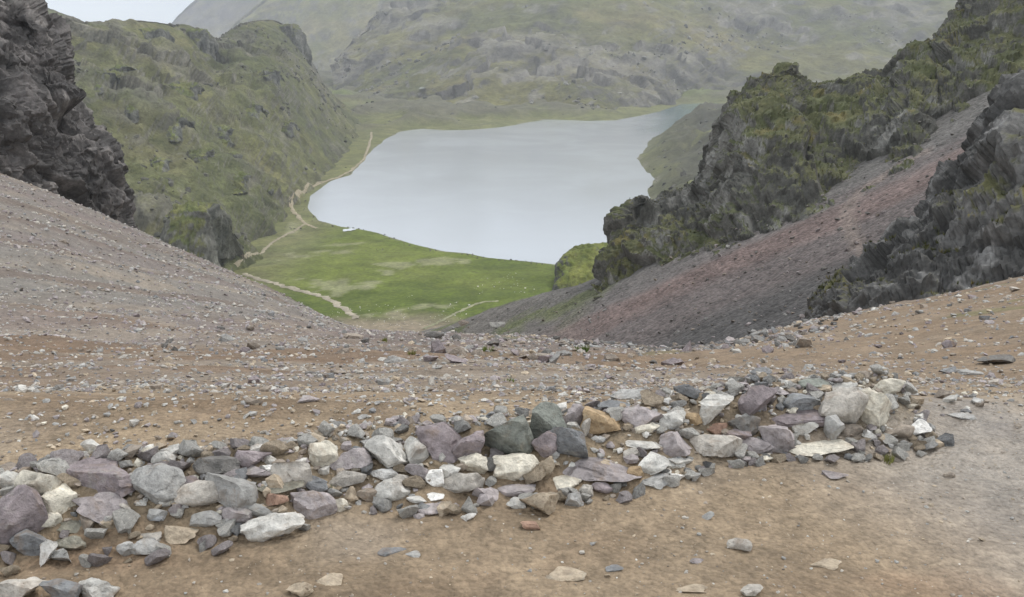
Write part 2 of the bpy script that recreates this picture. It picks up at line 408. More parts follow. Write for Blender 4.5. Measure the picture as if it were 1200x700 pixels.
# left cliff above the scree
L = [[(-450,260,70),(-200,250,75),(0,240,84),(90,278,92),(160,305,98),(150,300,125),(60,300,150)],
     [(-450,120,71),(-200,150,76),(0,200,85),(80,240,93),(150,272,99),(140,262,122),(60,250,150)],
     [(-450,0,74),(-200,80,79),(0,140,88),(70,185,95),(128,190,101),(118,190,122),(50,185,150)],
     [(-450,-100,78),(-200,0,84),(0,80,92),(50,115,98),(84,110,103),(75,110,124),(30,110,150)],
     [(-450,-200,82),(-200,-80,88),(-20,10,96),(25,40,101),(62,52,105),(55,55,126),(0,60,150)],
     [(-450,-300,88),(-200,-170,94),(-60,-50,101),(0,-20,105),(28,0,108),(20,10,128),(-40,20,150)],
     [(-450,-380,100),(-200,-240,108),(-80,-90,115),(-40,-60,120),(0,-40,125),(-10,-30,138),(-60,-20,150)]]
loft('left_cliff', L, 280, 300, M['crag'], crag_disp((6.5, 2.4, 0.8), (1.6, .62, .2), .34, (-.5, .2)),
     crag_colour(sr(76,73,71), sr(104,99,96), sr(134,128,123), sr(104,100,64), sr(92,90,60), 0.88, 9))

# purple scree below the right ridge: one slope at the angle of repose
SX, SY = 0.55, -0.05
def scree_plane(x, y): return -12.3 + SX * (x - 45) + SY * (y - 110)
gx, gy = np.meshgrid(np.linspace(-50, 100, 300), np.linspace(48, 240, 300))
x = gx.ravel(); y = gy.ravel(); z = scree_plane(x, y)
y0 = 131 - 1.15 * np.minimum(x - 10, 0); z = z - 0.012 * np.maximum(0, y - y0) ** 2 * (1 / (1 + 0.01 * np.maximum(0, y - y0)))
z = np.maximum(z, -100 - .1 * (y - 48))
q = np.stack((x, y, 0 * x), 1)
z = z + 0.9 * fbm(q * .06, 4, 101) + .35 * fbm(q * np.array((.12, .5, 1)), 4, 102) + .12 * fbm(q * 1.2, 3, 103)
fl = y - 0.30 * (45 - x)                                   # constant along the debris runs
wob = 3.5 * fbm(q * .04, 3, 105)
t1 = np.clip((fl + wob - 50) / 75, 0, 1)
nz = fbm(np.stack((x * .05, fl * .35, 0 * x), 1), 4, 106)
C = np.zeros((len(x), 3)); keys = [(0, (84,80,78)), (.25, (74,72,71)), (.44, (80,77,75)), (.52, (98,90,87)), (.62, (100,92,89)), (.68, (113,98,93)), (.75, (112,97,92)), (.80, (104,98,95)), (.92, (100,97,93)), (1.0, (98,95,91))]
kc = np.array([sr(*c) for _, c in keys]); kp = [a for a, _ in keys]
for j in range(3): C[:, j] = np.interp(t1 + .06 * nz, kp, kc[:, j])
C = lerp(C, tile(sr(112, 106, 99), len(x)), sst(14, -4, x) * .6)
C = lerp(C, tile(sr(90, 95, 60), len(x)), sst(.12, .34, fbm(q * .11, 4, 108)) * sst(112, 130, y - .3 * x) * .85)
tp = np.array([((W(u_, v_, 1.0)[0]) * Y_, Y_) for u_, v_ in ((1085,178),(1035,204),(1004,224),(993,248),(1000,272),(1015,294)) for Y_ in [(CAMZ + 12.3 + SX * 45 + SY * 110) / (SX * W(u_, v_, 1.0)[0] + SY - float(slope(v_)))]])
tp = catmull(tp, 40); dm = np.min([(x - a_) ** 2 + (y - b_) ** 2 for a_, b_ in tp], axis=0) ** .5
C = lerp(C, tile(sr(126, 114, 106), len(x)), sst(1.1, .4, dm + .4 * fbm(q * .8, 3, 109)) * .8)
place('scree_slope', mesh_from('scree_slope', np.stack((x, y, z), 1), grid_faces(300, 300), M['scree'], C), kind='structure')
def on_scree(u, v):
    a = W(u, v, 1.0); s = float(slope(v)); k_ = a[0]
    return (CAMZ + 12.3 + SX * 45 + SY * 110) / (SX * k_ + SY - s)

# crag ridge right of the lake
foot_uv = [(700,346),(715,338),(747,320),(785,308),(824,294),(860,283),(885,272),(905,263),(936,246),(970,228),(1006,206),(1045,192),(1074,180),(1092,150),(1112,132),(1150,110),(1220,70),(1350,30),(1600,-30)]
crest_uv = [(708,322),(717,287),(734,249),(774,237),(810,215),(828,190),(852,140),(866,109),(912,88),(945,103),(1000,99),(1036,89),(1058,66),(1096,50),(1112,20),(1140,0),(1190,-60),(1300,-160),(1500,-300)]
dd = [7,10,14,20,26,28,26,27,30,34,36,37,36,34,34,34,34,34,34]
foot = []; crest = []
for (fu, fv), (cu, cv), d in zip(foot_uv, crest_uv, dd):
    Yf = min(on_scree(fu, fv), 128.0); foot.append((fu, fv + 6, Yf)); crest.append((cu, cv, Yf + d))
rows, cr = between(foot, crest, (-.25, 0, .25, .5, .75, .93, 1), 0.05)
rows += back(cr, [(2, 5, -3), (6, 14, -14), (14, 30, -45), (20, 45, -90)])
loft('crag_ridge', rows, 240, 500, M['crag'], crag_disp((8.0, 3.0, 1.1), (1.3, .62, .2), .42, (.35, .1)),
     crag_colour(sr(74,73,68), sr(99,97,91), sr(136,134,128), sr(78,81,54), sr(90,90,62), 0.70, 8, sr(98,92,58)))

# dark near cliff on the right
foot = [(944,388,61),(962,390,60),(990,384,58),(1020,376,56),(1050,369,55),(1080,362,54),(1110,356,54),(1140,350,53),(1180,340,52),(1230,326,51),(1350,296,50),(1550,246,48)]
crest = [(950,377,63),(962,351,64),(988,331,65),(1022,312,66),(1050,286,67),(1082,262,68),(1110,226,69),(1134,198,70),(1160,150,71),(1200,80,72),(1300,-20,73),(1500,-200,74)]
rows, cr = between(foot, crest, (-.2, 0, .3, .6, .85, 1), 0.07)
rows += back(cr, [(1.5, 2.5, -.6), (5, 8, -3), (12, 16, -10), (20, 26, -22)])
loft('near_cliff', rows, 200, 280, M['crag'], crag_disp((4.2, 1.6, 0.55), (.9, .38, .12), .36, (.3, .1)),
     crag_colour(sr(68,67,65), sr(90,88,85), sr(122,120,117), sr(82,82,54), sr(92,90,58), 0.90, 5, sr(108,98,54)))

# ------------------------------------------------------------------ valley floor and lake
ZL = -118.0
def onlake(u, v):
    Y = (CAMZ - ZL) / -float(slope(v)); return W(u, v, Y)[:2]
SHORE = [(360,240),(366,251),(374,259),(398,266),(418,268),(440,273),(480,285),(520,295),(545,297),(570,302),(610,306),(650,310),(700,314),(725,312),(735,290),(745,265),(758,244),(765,232),(759,223),(770,210),(756,198),(749,186),(762,165),(785,152),(820,151),(854,138),(930,134),(990,128),(990,121),(930,121),(854,122),(830,121),(799,122),(769,132),(739,138),(721,141),(690,142),(640,140),(590,149),(560,152),(520,153),(495,151),(470,154),(452,162),(438,175),(425,190),(410,205),(385,213),(363,230)]
poly = np.array([onlake(*q) for q in SHORE])
def sdist(px, py):
    d = np.full(len(px), 1e18); ins = np.zeros(len(px), bool); n = len(poly)
    for i in range(n):
        a = poly[i]; b = poly[(i + 1) % n]; e = b - a
        wx = px - a[0]; wy = py - a[1]; t = np.clip((wx * e[0] + wy * e[1]) / (e @ e), 0, 1)
        d = np.minimum(d, (wx - t * e[0]) ** 2 + (wy - t * e[1]) ** 2)
        c = ((a[1] <= py) & (b[1] > py)) | ((b[1] <= py) & (a[1] > py))
        xx = a[0] + (py - a[1]) / (b[1] - a[1] + 1e-12) * e[0]
        ins ^= c & (px < xx)
    return np.where(ins, -1, 1) * np.sqrt(d)
ya = np.concatenate((np.linspace(250, 760, 220, endpoint=False), np.linspace(760, 2700, 180)))
aa = np.linspace(-.62, .75, 320)
AA, YY = np.meshgrid(aa, ya)
x = (AA * (YY + 150)).ravel(); y = YY.ravel(); q = np.stack((x, y, 0 * x), 1)
sd = sdist(x, y) + 2.2 * fbm(q * .035, 4, 121) * np.clip(y / 700, .6, 2)
out = np.maximum(sd, 0)
prom = sst(-.02, .10, x / y - .10) * sst(600, 680, y) * sst(1500, 1330, y)                # knolls on the east shore
west = sst(.02, -.10, x / y + .06) * sst(560, 700, y)
rise = 0.9 * (1 - np.exp(-out / 5)) + .006 * out + prom * (17 * (1 - np.exp(-out / 26)) + 20 * np.maximum(0, ridged(q * .02, 4, 124)) * sst(0, 25, out) + 2.5 * fbm(q * .07, 4, 125) * sst(0, 12, out))
rise = rise + sst(4, 30, out) * (1.0 * fbm(q * .02, 4, 126) + .45 * fbm(q * .09, 3, 127))
farr = sst(1120, 1330, y) * sst(4, 60, out); rg = ridged(q * .011, 4, 129); rise = rise + farr * (9 * (fbm(q * .008, 4, 128) + .4) + 16 * np.maximum(0, rg) + 3 * fbm(q * .04, 3, 130))
z = ZL + np.where(sd > 0, rise, np.maximum(-.12 * np.abs(sd), -6))
# colours
N = len(x); n1 = fbm(q * .012, 4, 131); n2 = fbm(q * .06, 4, 132)
grass = lerp(tile(sr(84,96,36), N), tile(sr(100,109,46), N), sst(-.4, .4, n1 + .4 * n2))
dull = lerp(tile(sr(104,106,68), N), tile(sr(116,114,78), N), sst(-.4, .4, n2))
C = lerp(grass, dull, np.maximum(np.maximum(sst(620, 700, y), prom), sst(-95, -130, x + 8 * n2)))
yel = sst(.1, .5, n2 + .5 * n1); C = lerp(C, tile(sr(112,118,60), N), yel * .35)
bare = sst(.42, .56, fbm(np.stack((x * .022, y * .012 - x * .006, 0 * x), 1), 5, 133) + .12 * n2) * sst(3, 15, out) * sst(560, 520, y)
C = lerp(C, tile(sr(150,142,122), N), bare * .85)
for (bu, bv, bw, bh) in ((392,341,34,9),(372,332,20,5),(430,336,26,5),(470,314,34,5),(520,309,30,4),(455,322,14,5),(345,303,26,4),(370,296,30,4),(405,288,24,3),(452,372,22,5),(500,362,40,4),(350,262,9,9)):
    c0 = onlake(bu, bv); c1 = onlake(bu + bw, bv); c2 = onlake(bu, bv - bh)
    e_ = ((x - c0[0]) / (c1[0] - c0[0])) ** 2 + ((y - c0[1]) / (c2[1] - c0[1])) ** 2
    bb = sst(.10, -.10, np.sqrt(e_) - .62 + 1.5 * fbm(q * np.array((.16, .10, 1)), 5, int(bu)))
    C = lerp(C, tile(sr(144,141,112), N), bb * .55)
nearm = sst(424, 398, y + 14 * n2 + .18 * np.abs(x + 40)); C = lerp(C, tile(sr(142,128,110), N), nearm * .9)
rocky = prom * sst(-.45, .2, ridged(q * .03, 4, 134) + .3 * n2); C = lerp(C, tile(sr(72,70,62), N), rocky * .9)
rim = sst(3.5, .8, out) * sst(-1, 0, sd) * sst(-.1, .3, n2); C = lerp(C, tile(sr(120,116,104), N), rim * .8)
fr = farr * sst(.0, .35, rg + .3 * n2); C = lerp(C, tile(sr(98,94,82), N), fr * .75)
green = sst(.2, .45, fbm(q * .006, 3, 136)) * sst(1400, 1600, y); C = lerp(C, tile(sr(108,118,62), N), green * .7)
place('valley_floor', mesh_from('valley_floor', np.stack((x, y, z), 1), grid_faces(400, 320), M['meadow'], C), kind='structure')
lx, ly = np.meshgrid(np.linspace(-420, 700, 100), np.linspace(500, 1800, 100)); lx = lx.ravel(); ly = ly.ravel(); lq = np.stack((lx, ly, 0 * lx), 1)
teal_arm = sst(.105, .17, lx / ly + .02 * fbm(lq * .01, 3, 137)) * sst(1120, 1320, ly) * .9               # water tinted darker teal along the eastern arm
LC = lerp(tile(np.array((.46, .48, .50)), len(lx)), tile(np.array((.10, .17, .16)), len(lx)), teal_arm)
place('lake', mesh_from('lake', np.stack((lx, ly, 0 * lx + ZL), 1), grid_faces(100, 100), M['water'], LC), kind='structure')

# ------------------------------------------------------------------ hills
def hill_disp(scale, amp, seed, steps=1.0, keep=None):
    def f(Pv, nv, rf, cf):
        a = fbm(Pv / scale, 5, seed); r = ridged(Pv / (scale * .8), 4, seed + 3)
        b, e = blocks(N3(Pv, (1, 1, .6)) / (scale * .28) + .6 * np.stack([fbm(Pv / (scale * .3), 2, seed + 20 + i) for i in range(3)], 1), seed + 7, .6)
        msk = sst(.0, .4, fbm(Pv / (scale * 1.1), 4, seed + 9) + .25 * r)
        d = amp * (.8 * a + .4 * r) + amp * .5 * steps * msk * b
        st = fbm(Pv / (scale * .5), 3, seed + 12); d = d + amp * .45 * steps * np.floor(st * 6) / 6
        d = d + amp * .30 * fbm(Pv / (scale * .14), 4, seed + 15) - amp * .15
        kk = 1.0 if keep is None else keep(rf, cf)
        return nv * (d * kk)[:, None], (d, msk)
    return f
def hill_colour(g1, g2, g3, r1, r2, thr, scale, seed, rocky=.5):
    def f(Pv, n2, rf, cf, aux):
        N = len(Pv); d, msk = aux
        a = fbm(Pv / scale, 5, seed); b = fbm(Pv / (scale * .2), 4, seed + 4)
        c = lerp(tile(g1, N), tile(g2, N), sst(-.4, .4, a + .4 * b)); c = lerp(c, tile(g3, N), sst(.1, .5, fbm(Pv / (scale * .5), 4, seed + 6)) * .7)
        rc = lerp(tile(r1, N), tile(r2, N), sst(-.4, .4, b + .4 * a))
        w = sst(thr + .1, thr - .1, n2[:, 2] + .12 * b - rocky * .2 * msk)
        w = np.maximum(w, msk * rocky * sst(0, .5, b + .3))
        mo = fbm(Pv / (scale * .11), 4, seed + 8); c = c * (1 + .38 * mo)[:, None]
        w = np.maximum(w, .75 * sst(.22, .5, fbm(Pv * np.array((1, 1, 1.6)) / (scale * .16), 4, seed + 10) + .3 * msk))
        return lerp(c, rc, w)
    return f
HG = (sr(84,87,56), sr(98,98,63), sr(107,102,70), sr(92,90,78), sr(114,110,98))
foot = [(-300,340,330),(0,336,380),(100,336,420),(180,330,455),(240,326,485),(290,318,505),(325,284,585),(350,247,695),(388,212,850),(418,184,1045),(430,154,1290)]
crest = [(-300,-30,650),(20,12,740),(100,28,820),(160,24,900),(228,34,1000),(248,48,1090),(280,29,1190),(322,25,1320),(348,46,1370),(376,97,1400),(402,124,1480)]
rows, cr = between(foot, crest, (-.08, 0, .16, .36, .58, .78, .92, 1), 0.02)
rows += back(cr, [(0, 25, -4), (0, 110, -40), (0, 300, -120)])
loft('left_hill', rows, 280, 360, M['hill'], hill_disp(90, 15, 141, 1.0, lambda rf, cf: (.30 + .70 * sst(.72, .5, rf) * sst(.0, .15, rf)) * (1 - .6 * sst(.62, .82, cf))),
     hill_colour(*HG, .46, 120, 151, .42))
# rock band crowning the two tops
def knob(name, cu, cv, Y, wu, hv, seed, kw=1.0, colr=None):
    f = [(cu - wu * .60, cv + hv * 1.0, Y + 22), (cu - wu * .5, cv + hv * .6, Y), (cu - wu * .2, cv + hv * .62, Y - 10), (cu + wu * .2, cv + hv * .62, Y - 10), (cu + wu * .5, cv + hv * .6, Y), (cu + wu * .60, cv + hv * 1.0, Y + 22)]
    c = [(cu - wu * .55, cv + hv * .75, Y + 26), (cu - wu * .42, cv - hv * .3, Y + 6), (cu - wu * .16, cv - hv * .48, Y + 4), (cu + wu * .16, cv - hv * .5, Y + 4), (cu + wu * .42, cv - hv * .34, Y + 6), (cu + wu * .55, cv + hv * .75, Y + 26)]
    rows, cr = between(f, c, (-.3, 0, .4, .8, 1), .06); rows += back(cr, [(0, 8, 1), (0, 26, -4), (0, 50, -26)])
    s = Y / 100.0 * kw
    return loft(name, rows, 60, 90, M['hill'], crag_disp((4.5 * s / 4, 2.0 * s / 4, .9 * s / 4), (.9 * s / 4, .45 * s / 4, .2 * s / 4), .4, (.1, .1)), colr or crag_colour(sr(86,86,80), sr(110,108,100), sr(126,124,116), sr(92,98,56), sr(108,108,66), .55, 12))
knob('rock_outcrop', 220, 272, 455, 62, 52, 160)
knob('rock_outcrop', 222, 54, 955, 52, 34, 161)
knob('rock_outcrop', 333, 54, 1290, 44, 42, 162)
knob('rock_outcrop', 165, 50, 870, 60, 28, 163)
knob('rock_outcrop', 262, 196, 690, 30, 24, 164)
knob('rock_outcrop', 306, 236, 655, 24, 20, 165)
bpy.context.view_layer.update(); dg0 = bpy.context.evaluated_depsgraph_get()
for i, (u_, v_, w_, h_) in enumerate(((111,94,26,16),(137,86,24,14),(150,129,26,15),(201,150,26,16),(231,189,30,20),(214,111,36,20),(257,160,30,16),(309,92,34,16),(182,198,26,12),(290,130,26,12),(330,150,26,12),(275,215,24,12))):
    d_ = Vector(W(u_, v_, 10.0)) - Vector((0, 0, CAMZ)); d_.normalize(); hh_ = sc.ray_cast(dg0, (0, 0, CAMZ), d_, distance=3000)
    if hh_[0]: knob('rock_outcrop', u_, v_, hh_[1][1] + 4, w_, h_, 170 + i)
# green knoll at the foot of the ridge
foot = [(655,346,470),(648,350,455),(652,358,445),(672,362,440),(700,364,440),(740,360,440),(780,350,450)]
crest = [(658,322,482),(651,318,472),(658,304,472),(682,290,478),(710,288,484),(745,292,490),(785,310,495)]
rows, cr = between(foot, crest, (-.15, 0, .35, .7, 1), .07); rows += back(cr, [(2, 8, -1), (5, 22, -8), (8, 40, -40)])
loft('green_knoll', rows, 110, 140, M['hill'], crag_disp((7, 3, 1.2), (1.0, .5, .2), .7), crag_colour(sr(78,78,72), sr(100,98,92), sr(112,110,104), sr(94,102,48), sr(112,114,58), .52, 10))
# hillside across the lake
foot = [(385,126,1880),(420,128,1780),(470,128,1640),(520,132,1560),(570,134,1520),(630,135,1500),(690,136,1490),(750,130,1600),(820,119,1800),(900,117,1850),(1000,116,1900),(1120,112,1980),(1300,110,2000),(1600,110,2000)]
crest = [(391,76,2120),(420,42,2220),(468,0,2400),(540,-50,2560),(620,-80,2660),(700,-95,2760),(790,-95,2850),(880,-85,2900),(980,-80,2950),(1080,-80,3000),(1180,-85,3000),(1300,-95,3000),(1450,-110,3000),(1700,-120,3000)]
rows, cr = between(foot, crest, (-.06, 0, .1, .25, .42, .6, .8, 1), -0.02); rows += back(cr, [(0, 60, 5), (0, 400, -20), (0, 1200, -250)])
FG = (sr(92,93,58), sr(108,104,66), sr(118,109,74), sr(90,87,80), sr(134,129,120))
loft('far_hillside', rows, 260, 400, M['far'], hill_disp(210, 21, 171, 1.1, lambda rf, cf: .3 + .7 * sst(.04, .16, rf) * (.45 + .55 * sst(0, .14, cf))), hill_colour(*FG, .73, 230, 181, .62))
# pale mountains closing the valley
foot = [(150,120,3000),(240,120,2900),(300,120,2800),(350,115,2750),(400,112,2700),(470,110,2700),(560,110,2700)]
crest = [(215,100,3300),(255,55,3350),(286,25,3450),(312,4,3550),(345,-24,3650),(430,-75,3700),(560,-130,3800)]
rows, cr = between(foot, crest, (-.05, 0, .3, .6, .85, 1), 0.0); rows += back(cr, [(0, 60, 0), (0, 500, -200), (0, 1000, -500)])
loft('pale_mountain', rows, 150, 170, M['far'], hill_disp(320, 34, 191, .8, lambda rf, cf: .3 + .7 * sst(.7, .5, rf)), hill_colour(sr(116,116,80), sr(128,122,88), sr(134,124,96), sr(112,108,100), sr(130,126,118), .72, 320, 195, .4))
foot = [(60,130,4000),(130,130,4000),(200,130,4000),(280,120,4000),(380,115,4000),(520,110,4000)]
crest = [(120,80,4600),(180,52,4700),(206,26,4750),(232,2,4800),(300,-45,4900),(460,-130,5000)]
rows, cr = between(foot, crest, (-.05, 0, .3, .6, .85, 1), 0.0); rows += back(cr, [(0, 60, 0), (0, 500, -200), (0, 900, -500)])
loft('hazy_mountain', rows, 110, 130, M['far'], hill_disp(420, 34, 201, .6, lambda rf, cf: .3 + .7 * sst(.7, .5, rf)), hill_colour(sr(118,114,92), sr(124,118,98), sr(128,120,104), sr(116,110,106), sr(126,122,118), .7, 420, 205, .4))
foot = [(-250,120,1150),(-100,120,1150),(20,120,1150),(80,110,1150),(130,100,1180),(170,100,1200)]
crest = [(-250,-160,1350),(-100,-75,1350),(30,0,1360),(66,14,1370),(98,30,1390),(135,60,1420)]
rows, cr = between(foot, crest, (-.05, 0, .3, .6, .85, 1), 0.0); rows += back(cr, [(0, 20, 0), (0, 100, -40), (0, 200, -150)])
loft('grey_ridge', rows, 90, 110, M['hill'], hill_disp(120, 8, 211, .8), hill_colour(*HG, .7, 120, 215, .6))
print('terrain', round(time.time() - T0, 1))
#INSERT
# ------------------------------------------------------------------ trails and pools laid on the land
bpy.context.view_layer.update()
DG = bpy.context.evaluated_depsgraph_get()
def pick(u, v):
    d = Vector(W(u, v, 10.0)) - Vector((0, 0, CAMZ)); d.normalize()
    h = sc.ray_cast(DG, (0, 0, CAMZ), d, distance=9000)
    return np.array(h[1]) if h[0] else None
def drop(x, y, top=160.0, low=None):
    h = sc.ray_cast(DG, (x, y, top), (0, 0, -1), distance=600)
    return h[1][2] if h[0] else None
def trail(uv, width, tint, lift=0.35, n=140, seed=1):
    pts = [p for p in (pick(*q) for q in uv) if p is not None]
    c = catmull(np.array(pts), n); d = np.gradient(c, axis=0)[:, :2]; d /= np.linalg.norm(d, axis=1, keepdims=True) + 1e-9
    nrm = np.stack((-d[:, 1], d[:, 0]), 1)
    wv = fbm(np.stack((np.arange(n) * .21, np.full(n, seed * 3.1), np.zeros(n)), 1), 3, seed); wv2 = fbm(np.stack((np.arange(n) * .35, np.full(n, seed * 7.7), np.zeros(n)), 1), 3, seed + 9)
    V = []
    for i in range(n):
        for s, ww in ((-1, wv[i]), (-.35, 0), (.35, 0), (1, wv2[i])):
            w = width * .5 * s * (1 + .7 * ww) + width * .5 * wv2[i] * .6
            x, y = c[i, :2] + nrm[i] * w; z = drop(x, y, c[i, 2] + 8)
            V.append((x, y, (c[i, 2] if z is None or abs(z - c[i, 2]) > 6 else z) + (lift if abs(s) < 1 else lift * .3)))
    V = np.array(V); N = len(V); nn = fbm(V * .15, 3, seed + 4)
    C = lerp(tile(tint, N), tile(tint * .78, N), sst(-.4, .4, nn))
    place('trail', mesh_from('trail', V, grid_faces(n, 4), M['trail'], C), kind='structure')
trail([(372,268),(358,262),(347,251),(342,237),(354,225),(374,215),(400,206),(415,197),(427,185),(433,170),(435,155)], 2.6, sr(162,150,126), seed=1)
trail([(357,263),(336,275),(317,286),(299,297),(276,311)], 2.2, sr(156,146,124), seed=2)
trail([(286,321),(317,331),(355,342),(385,351),(407,365),(418,374)], 3.2, sr(172,162,142), seed=3)
trail([(497,386),(527,371),(557,357),(584,353)], 1.6, sr(150,148,118), seed=4)
def pool(u, v, rx, ry):
    c = pick(u, v)
    if c is None: return
    a = np.linspace(0, 2 * math.pi, 25)[:-1]; rr_ = 1 + .3 * np.sin(a * 2 + u) + .15 * np.sin(a * 5)
    V = [(c[0], c[1], c[2] + .35)] + [(c[0] + rx * q * math.cos(t), c[1] + ry * q * math.sin(t), c[2] + .35) for t, q in zip(a, rr_)]
    F_ = [(0, i + 1, (i + 1) % 24 + 1) for i in range(24)]
    place('pool', mesh_from('pool', np.array(V), np.array(F_), M['water'], tile(np.array((.6, .62, .63)), 25), tri=True), kind='structure')
pool(409, 270, 3.2, 5.0); pool(497, 103, 6, 40)

# ------------------------------------------------------------------ stones
import bmesh
def ico(n):
    bm = bmesh.new(); bmesh.ops.create_icosphere(bm, subdivisions=n, radius=1.0); bm.verts.ensure_lookup_table()
    v = np.array([q.co[:] for q in bm.verts]); f = np.array([[w.index for w in q.verts] for q in bm.faces]); bm.free(); return v, f
ICO = {n: ico(n) for n in (1, 2, 3, 4)}
def rock_verts(n, seed, cuts, lo, hi, rough, flat=None):
    """an angular broken stone: a ball cut by random joint planes, bounding box scaled to 1"""
    r = np.random.RandomState(seed); v = ICO[n][0].copy()
    v *= (1 + .12 * fbm(v * 1.3 + seed, 2, seed))[:, None]
    for i in range(cuts):
        d = r.normal(size=3); d /= np.linalg.norm(d)
        if flat and i < 2: d = np.array((.12 * r.randn(), .12 * r.randn(), 1 if i else -1)); d /= np.linalg.norm(d)
        o = r.uniform(lo, hi); t = v @ d - o; v -= np.maximum(t, 0)[:, None] * d * .97
    if rough > 0:
        nn = v / (np.linalg.norm(v, axis=1, keepdims=True) + 1e-9)
        v += nn * (rough * fbm(v * 3.2 + seed * 1.7, 4, seed + 2))[:, None]
    if n >= 3:
        nn = v / (np.linalg.norm(v, axis=1, keepdims=True) + 1e-9); b_, e_ = blocks(v * 1.5 + seed * .37, seed + 3, .8); v += nn * (.055 * b_ - .03 * sst(.08, 0, e_))[:, None]
    mn, mx = v.min(0), v.max(0); return (v - (mn + mx) / 2) / (mx - mn)
PAL = dict(purple=(126,108,116), mauve=(146,132,136), grey=(142,142,140), pale=(180,177,168), cream=(200,190,166), white=(216,212,204), slate=(104,110,118), dark=(92,90,88), tan=(166,142,110), orange=(176,136,84), rust=(158,108,82), olive=(124,120,98), green=(98,108,98), brown=(140,120,100), beige=(166,156,142))
for k_ in PAL: PAL[k_] = tuple(.82 * np.array(soft(PAL[k_], .6 if k_ in ('orange', 'rust', 'tan', 'cream') else .5, 1.13)) + .18 * np.array((182, 166, 144)))
YSAMP = np.exp(np.linspace(math.log(1.2), math.log(120), 900))
def hit_ground(u, v):
    a = W(u, v, 1.0); x = a[0] * YSAMP; z = CAMZ + float(slope(v)) * YSAMP
    g = ground_z(x, YSAMP) - z; i = int(np.argmax(g > 0)); i = max(i, 1)
    t = g[i - 1] / (g[i - 1] - g[i] + 1e-12); Y = YSAMP[i - 1] + (YSAMP[i] - YSAMP[i - 1]) * min(max(t, 0), 1)
    return np.array((a[0] * Y, Y, CAMZ + float(slope(v)) * Y))
SHAPES = dict(block=(10, .36, .66, .05, None), slab=(10, .30, .66, .05, True), wedge=(9, .18, .66, .05, None), round=(13, .6, .82, .07, None), rough=(10, .45, .75, .13, None), spike=(9, .2, .62, .05, None))
def build_rock(name, u, v, w, h, colour, shape, seed, lod=4, sunk=.36):
    S = hit_ground(u, v + .40 * h); dist = math.hypot(S[1], S[2] - CAMZ)
    px = dist / FPX; wm = w * px; hm = h * px
    th_ = math.atan2(CAMZ - S[2], S[1])                                    # how steeply we look down on it
    if shape == 'slab': dep = wm * .7; hh = max(hm - dep * math.sin(th_) * .8, hm * .4) / math.cos(th_)
    else: dep = .75 * math.sqrt(wm * hm); hh = max(hm - dep * math.sin(th_) * .45, hm * .6) / math.cos(th_)
    cuts, lo, hi, rg, fl = SHAPES[shape]
    q = rock_verts(lod, seed, cuts, lo, hi, rg, fl)
    q = q * np.array((wm * 1.2, dep * 1.2, hh * 1.16))
    r = np.random.RandomState(seed + 5); e = Euler((r.uniform(-.12, .12), r.uniform(-.16, .16), r.uniform(-.25, .25)))
    q = q @ np.array(e.to_matrix()).T
    me = mesh_from(name, q, ICO[lod][1], M['rock'], tri=True); me.set_sharp_from_angle(angle=R(32))
    o = place(name, me)
    zc = S[2] + hh * sunk; o.location = (S[0], S[1] + dep * .28, zc)
    c = sr(*PAL[colour]) * r.uniform(.9, 1.08); o.color = (c[0], c[1], c[2], 1)
    return o
ROW = 'rocks piled along the track edge'
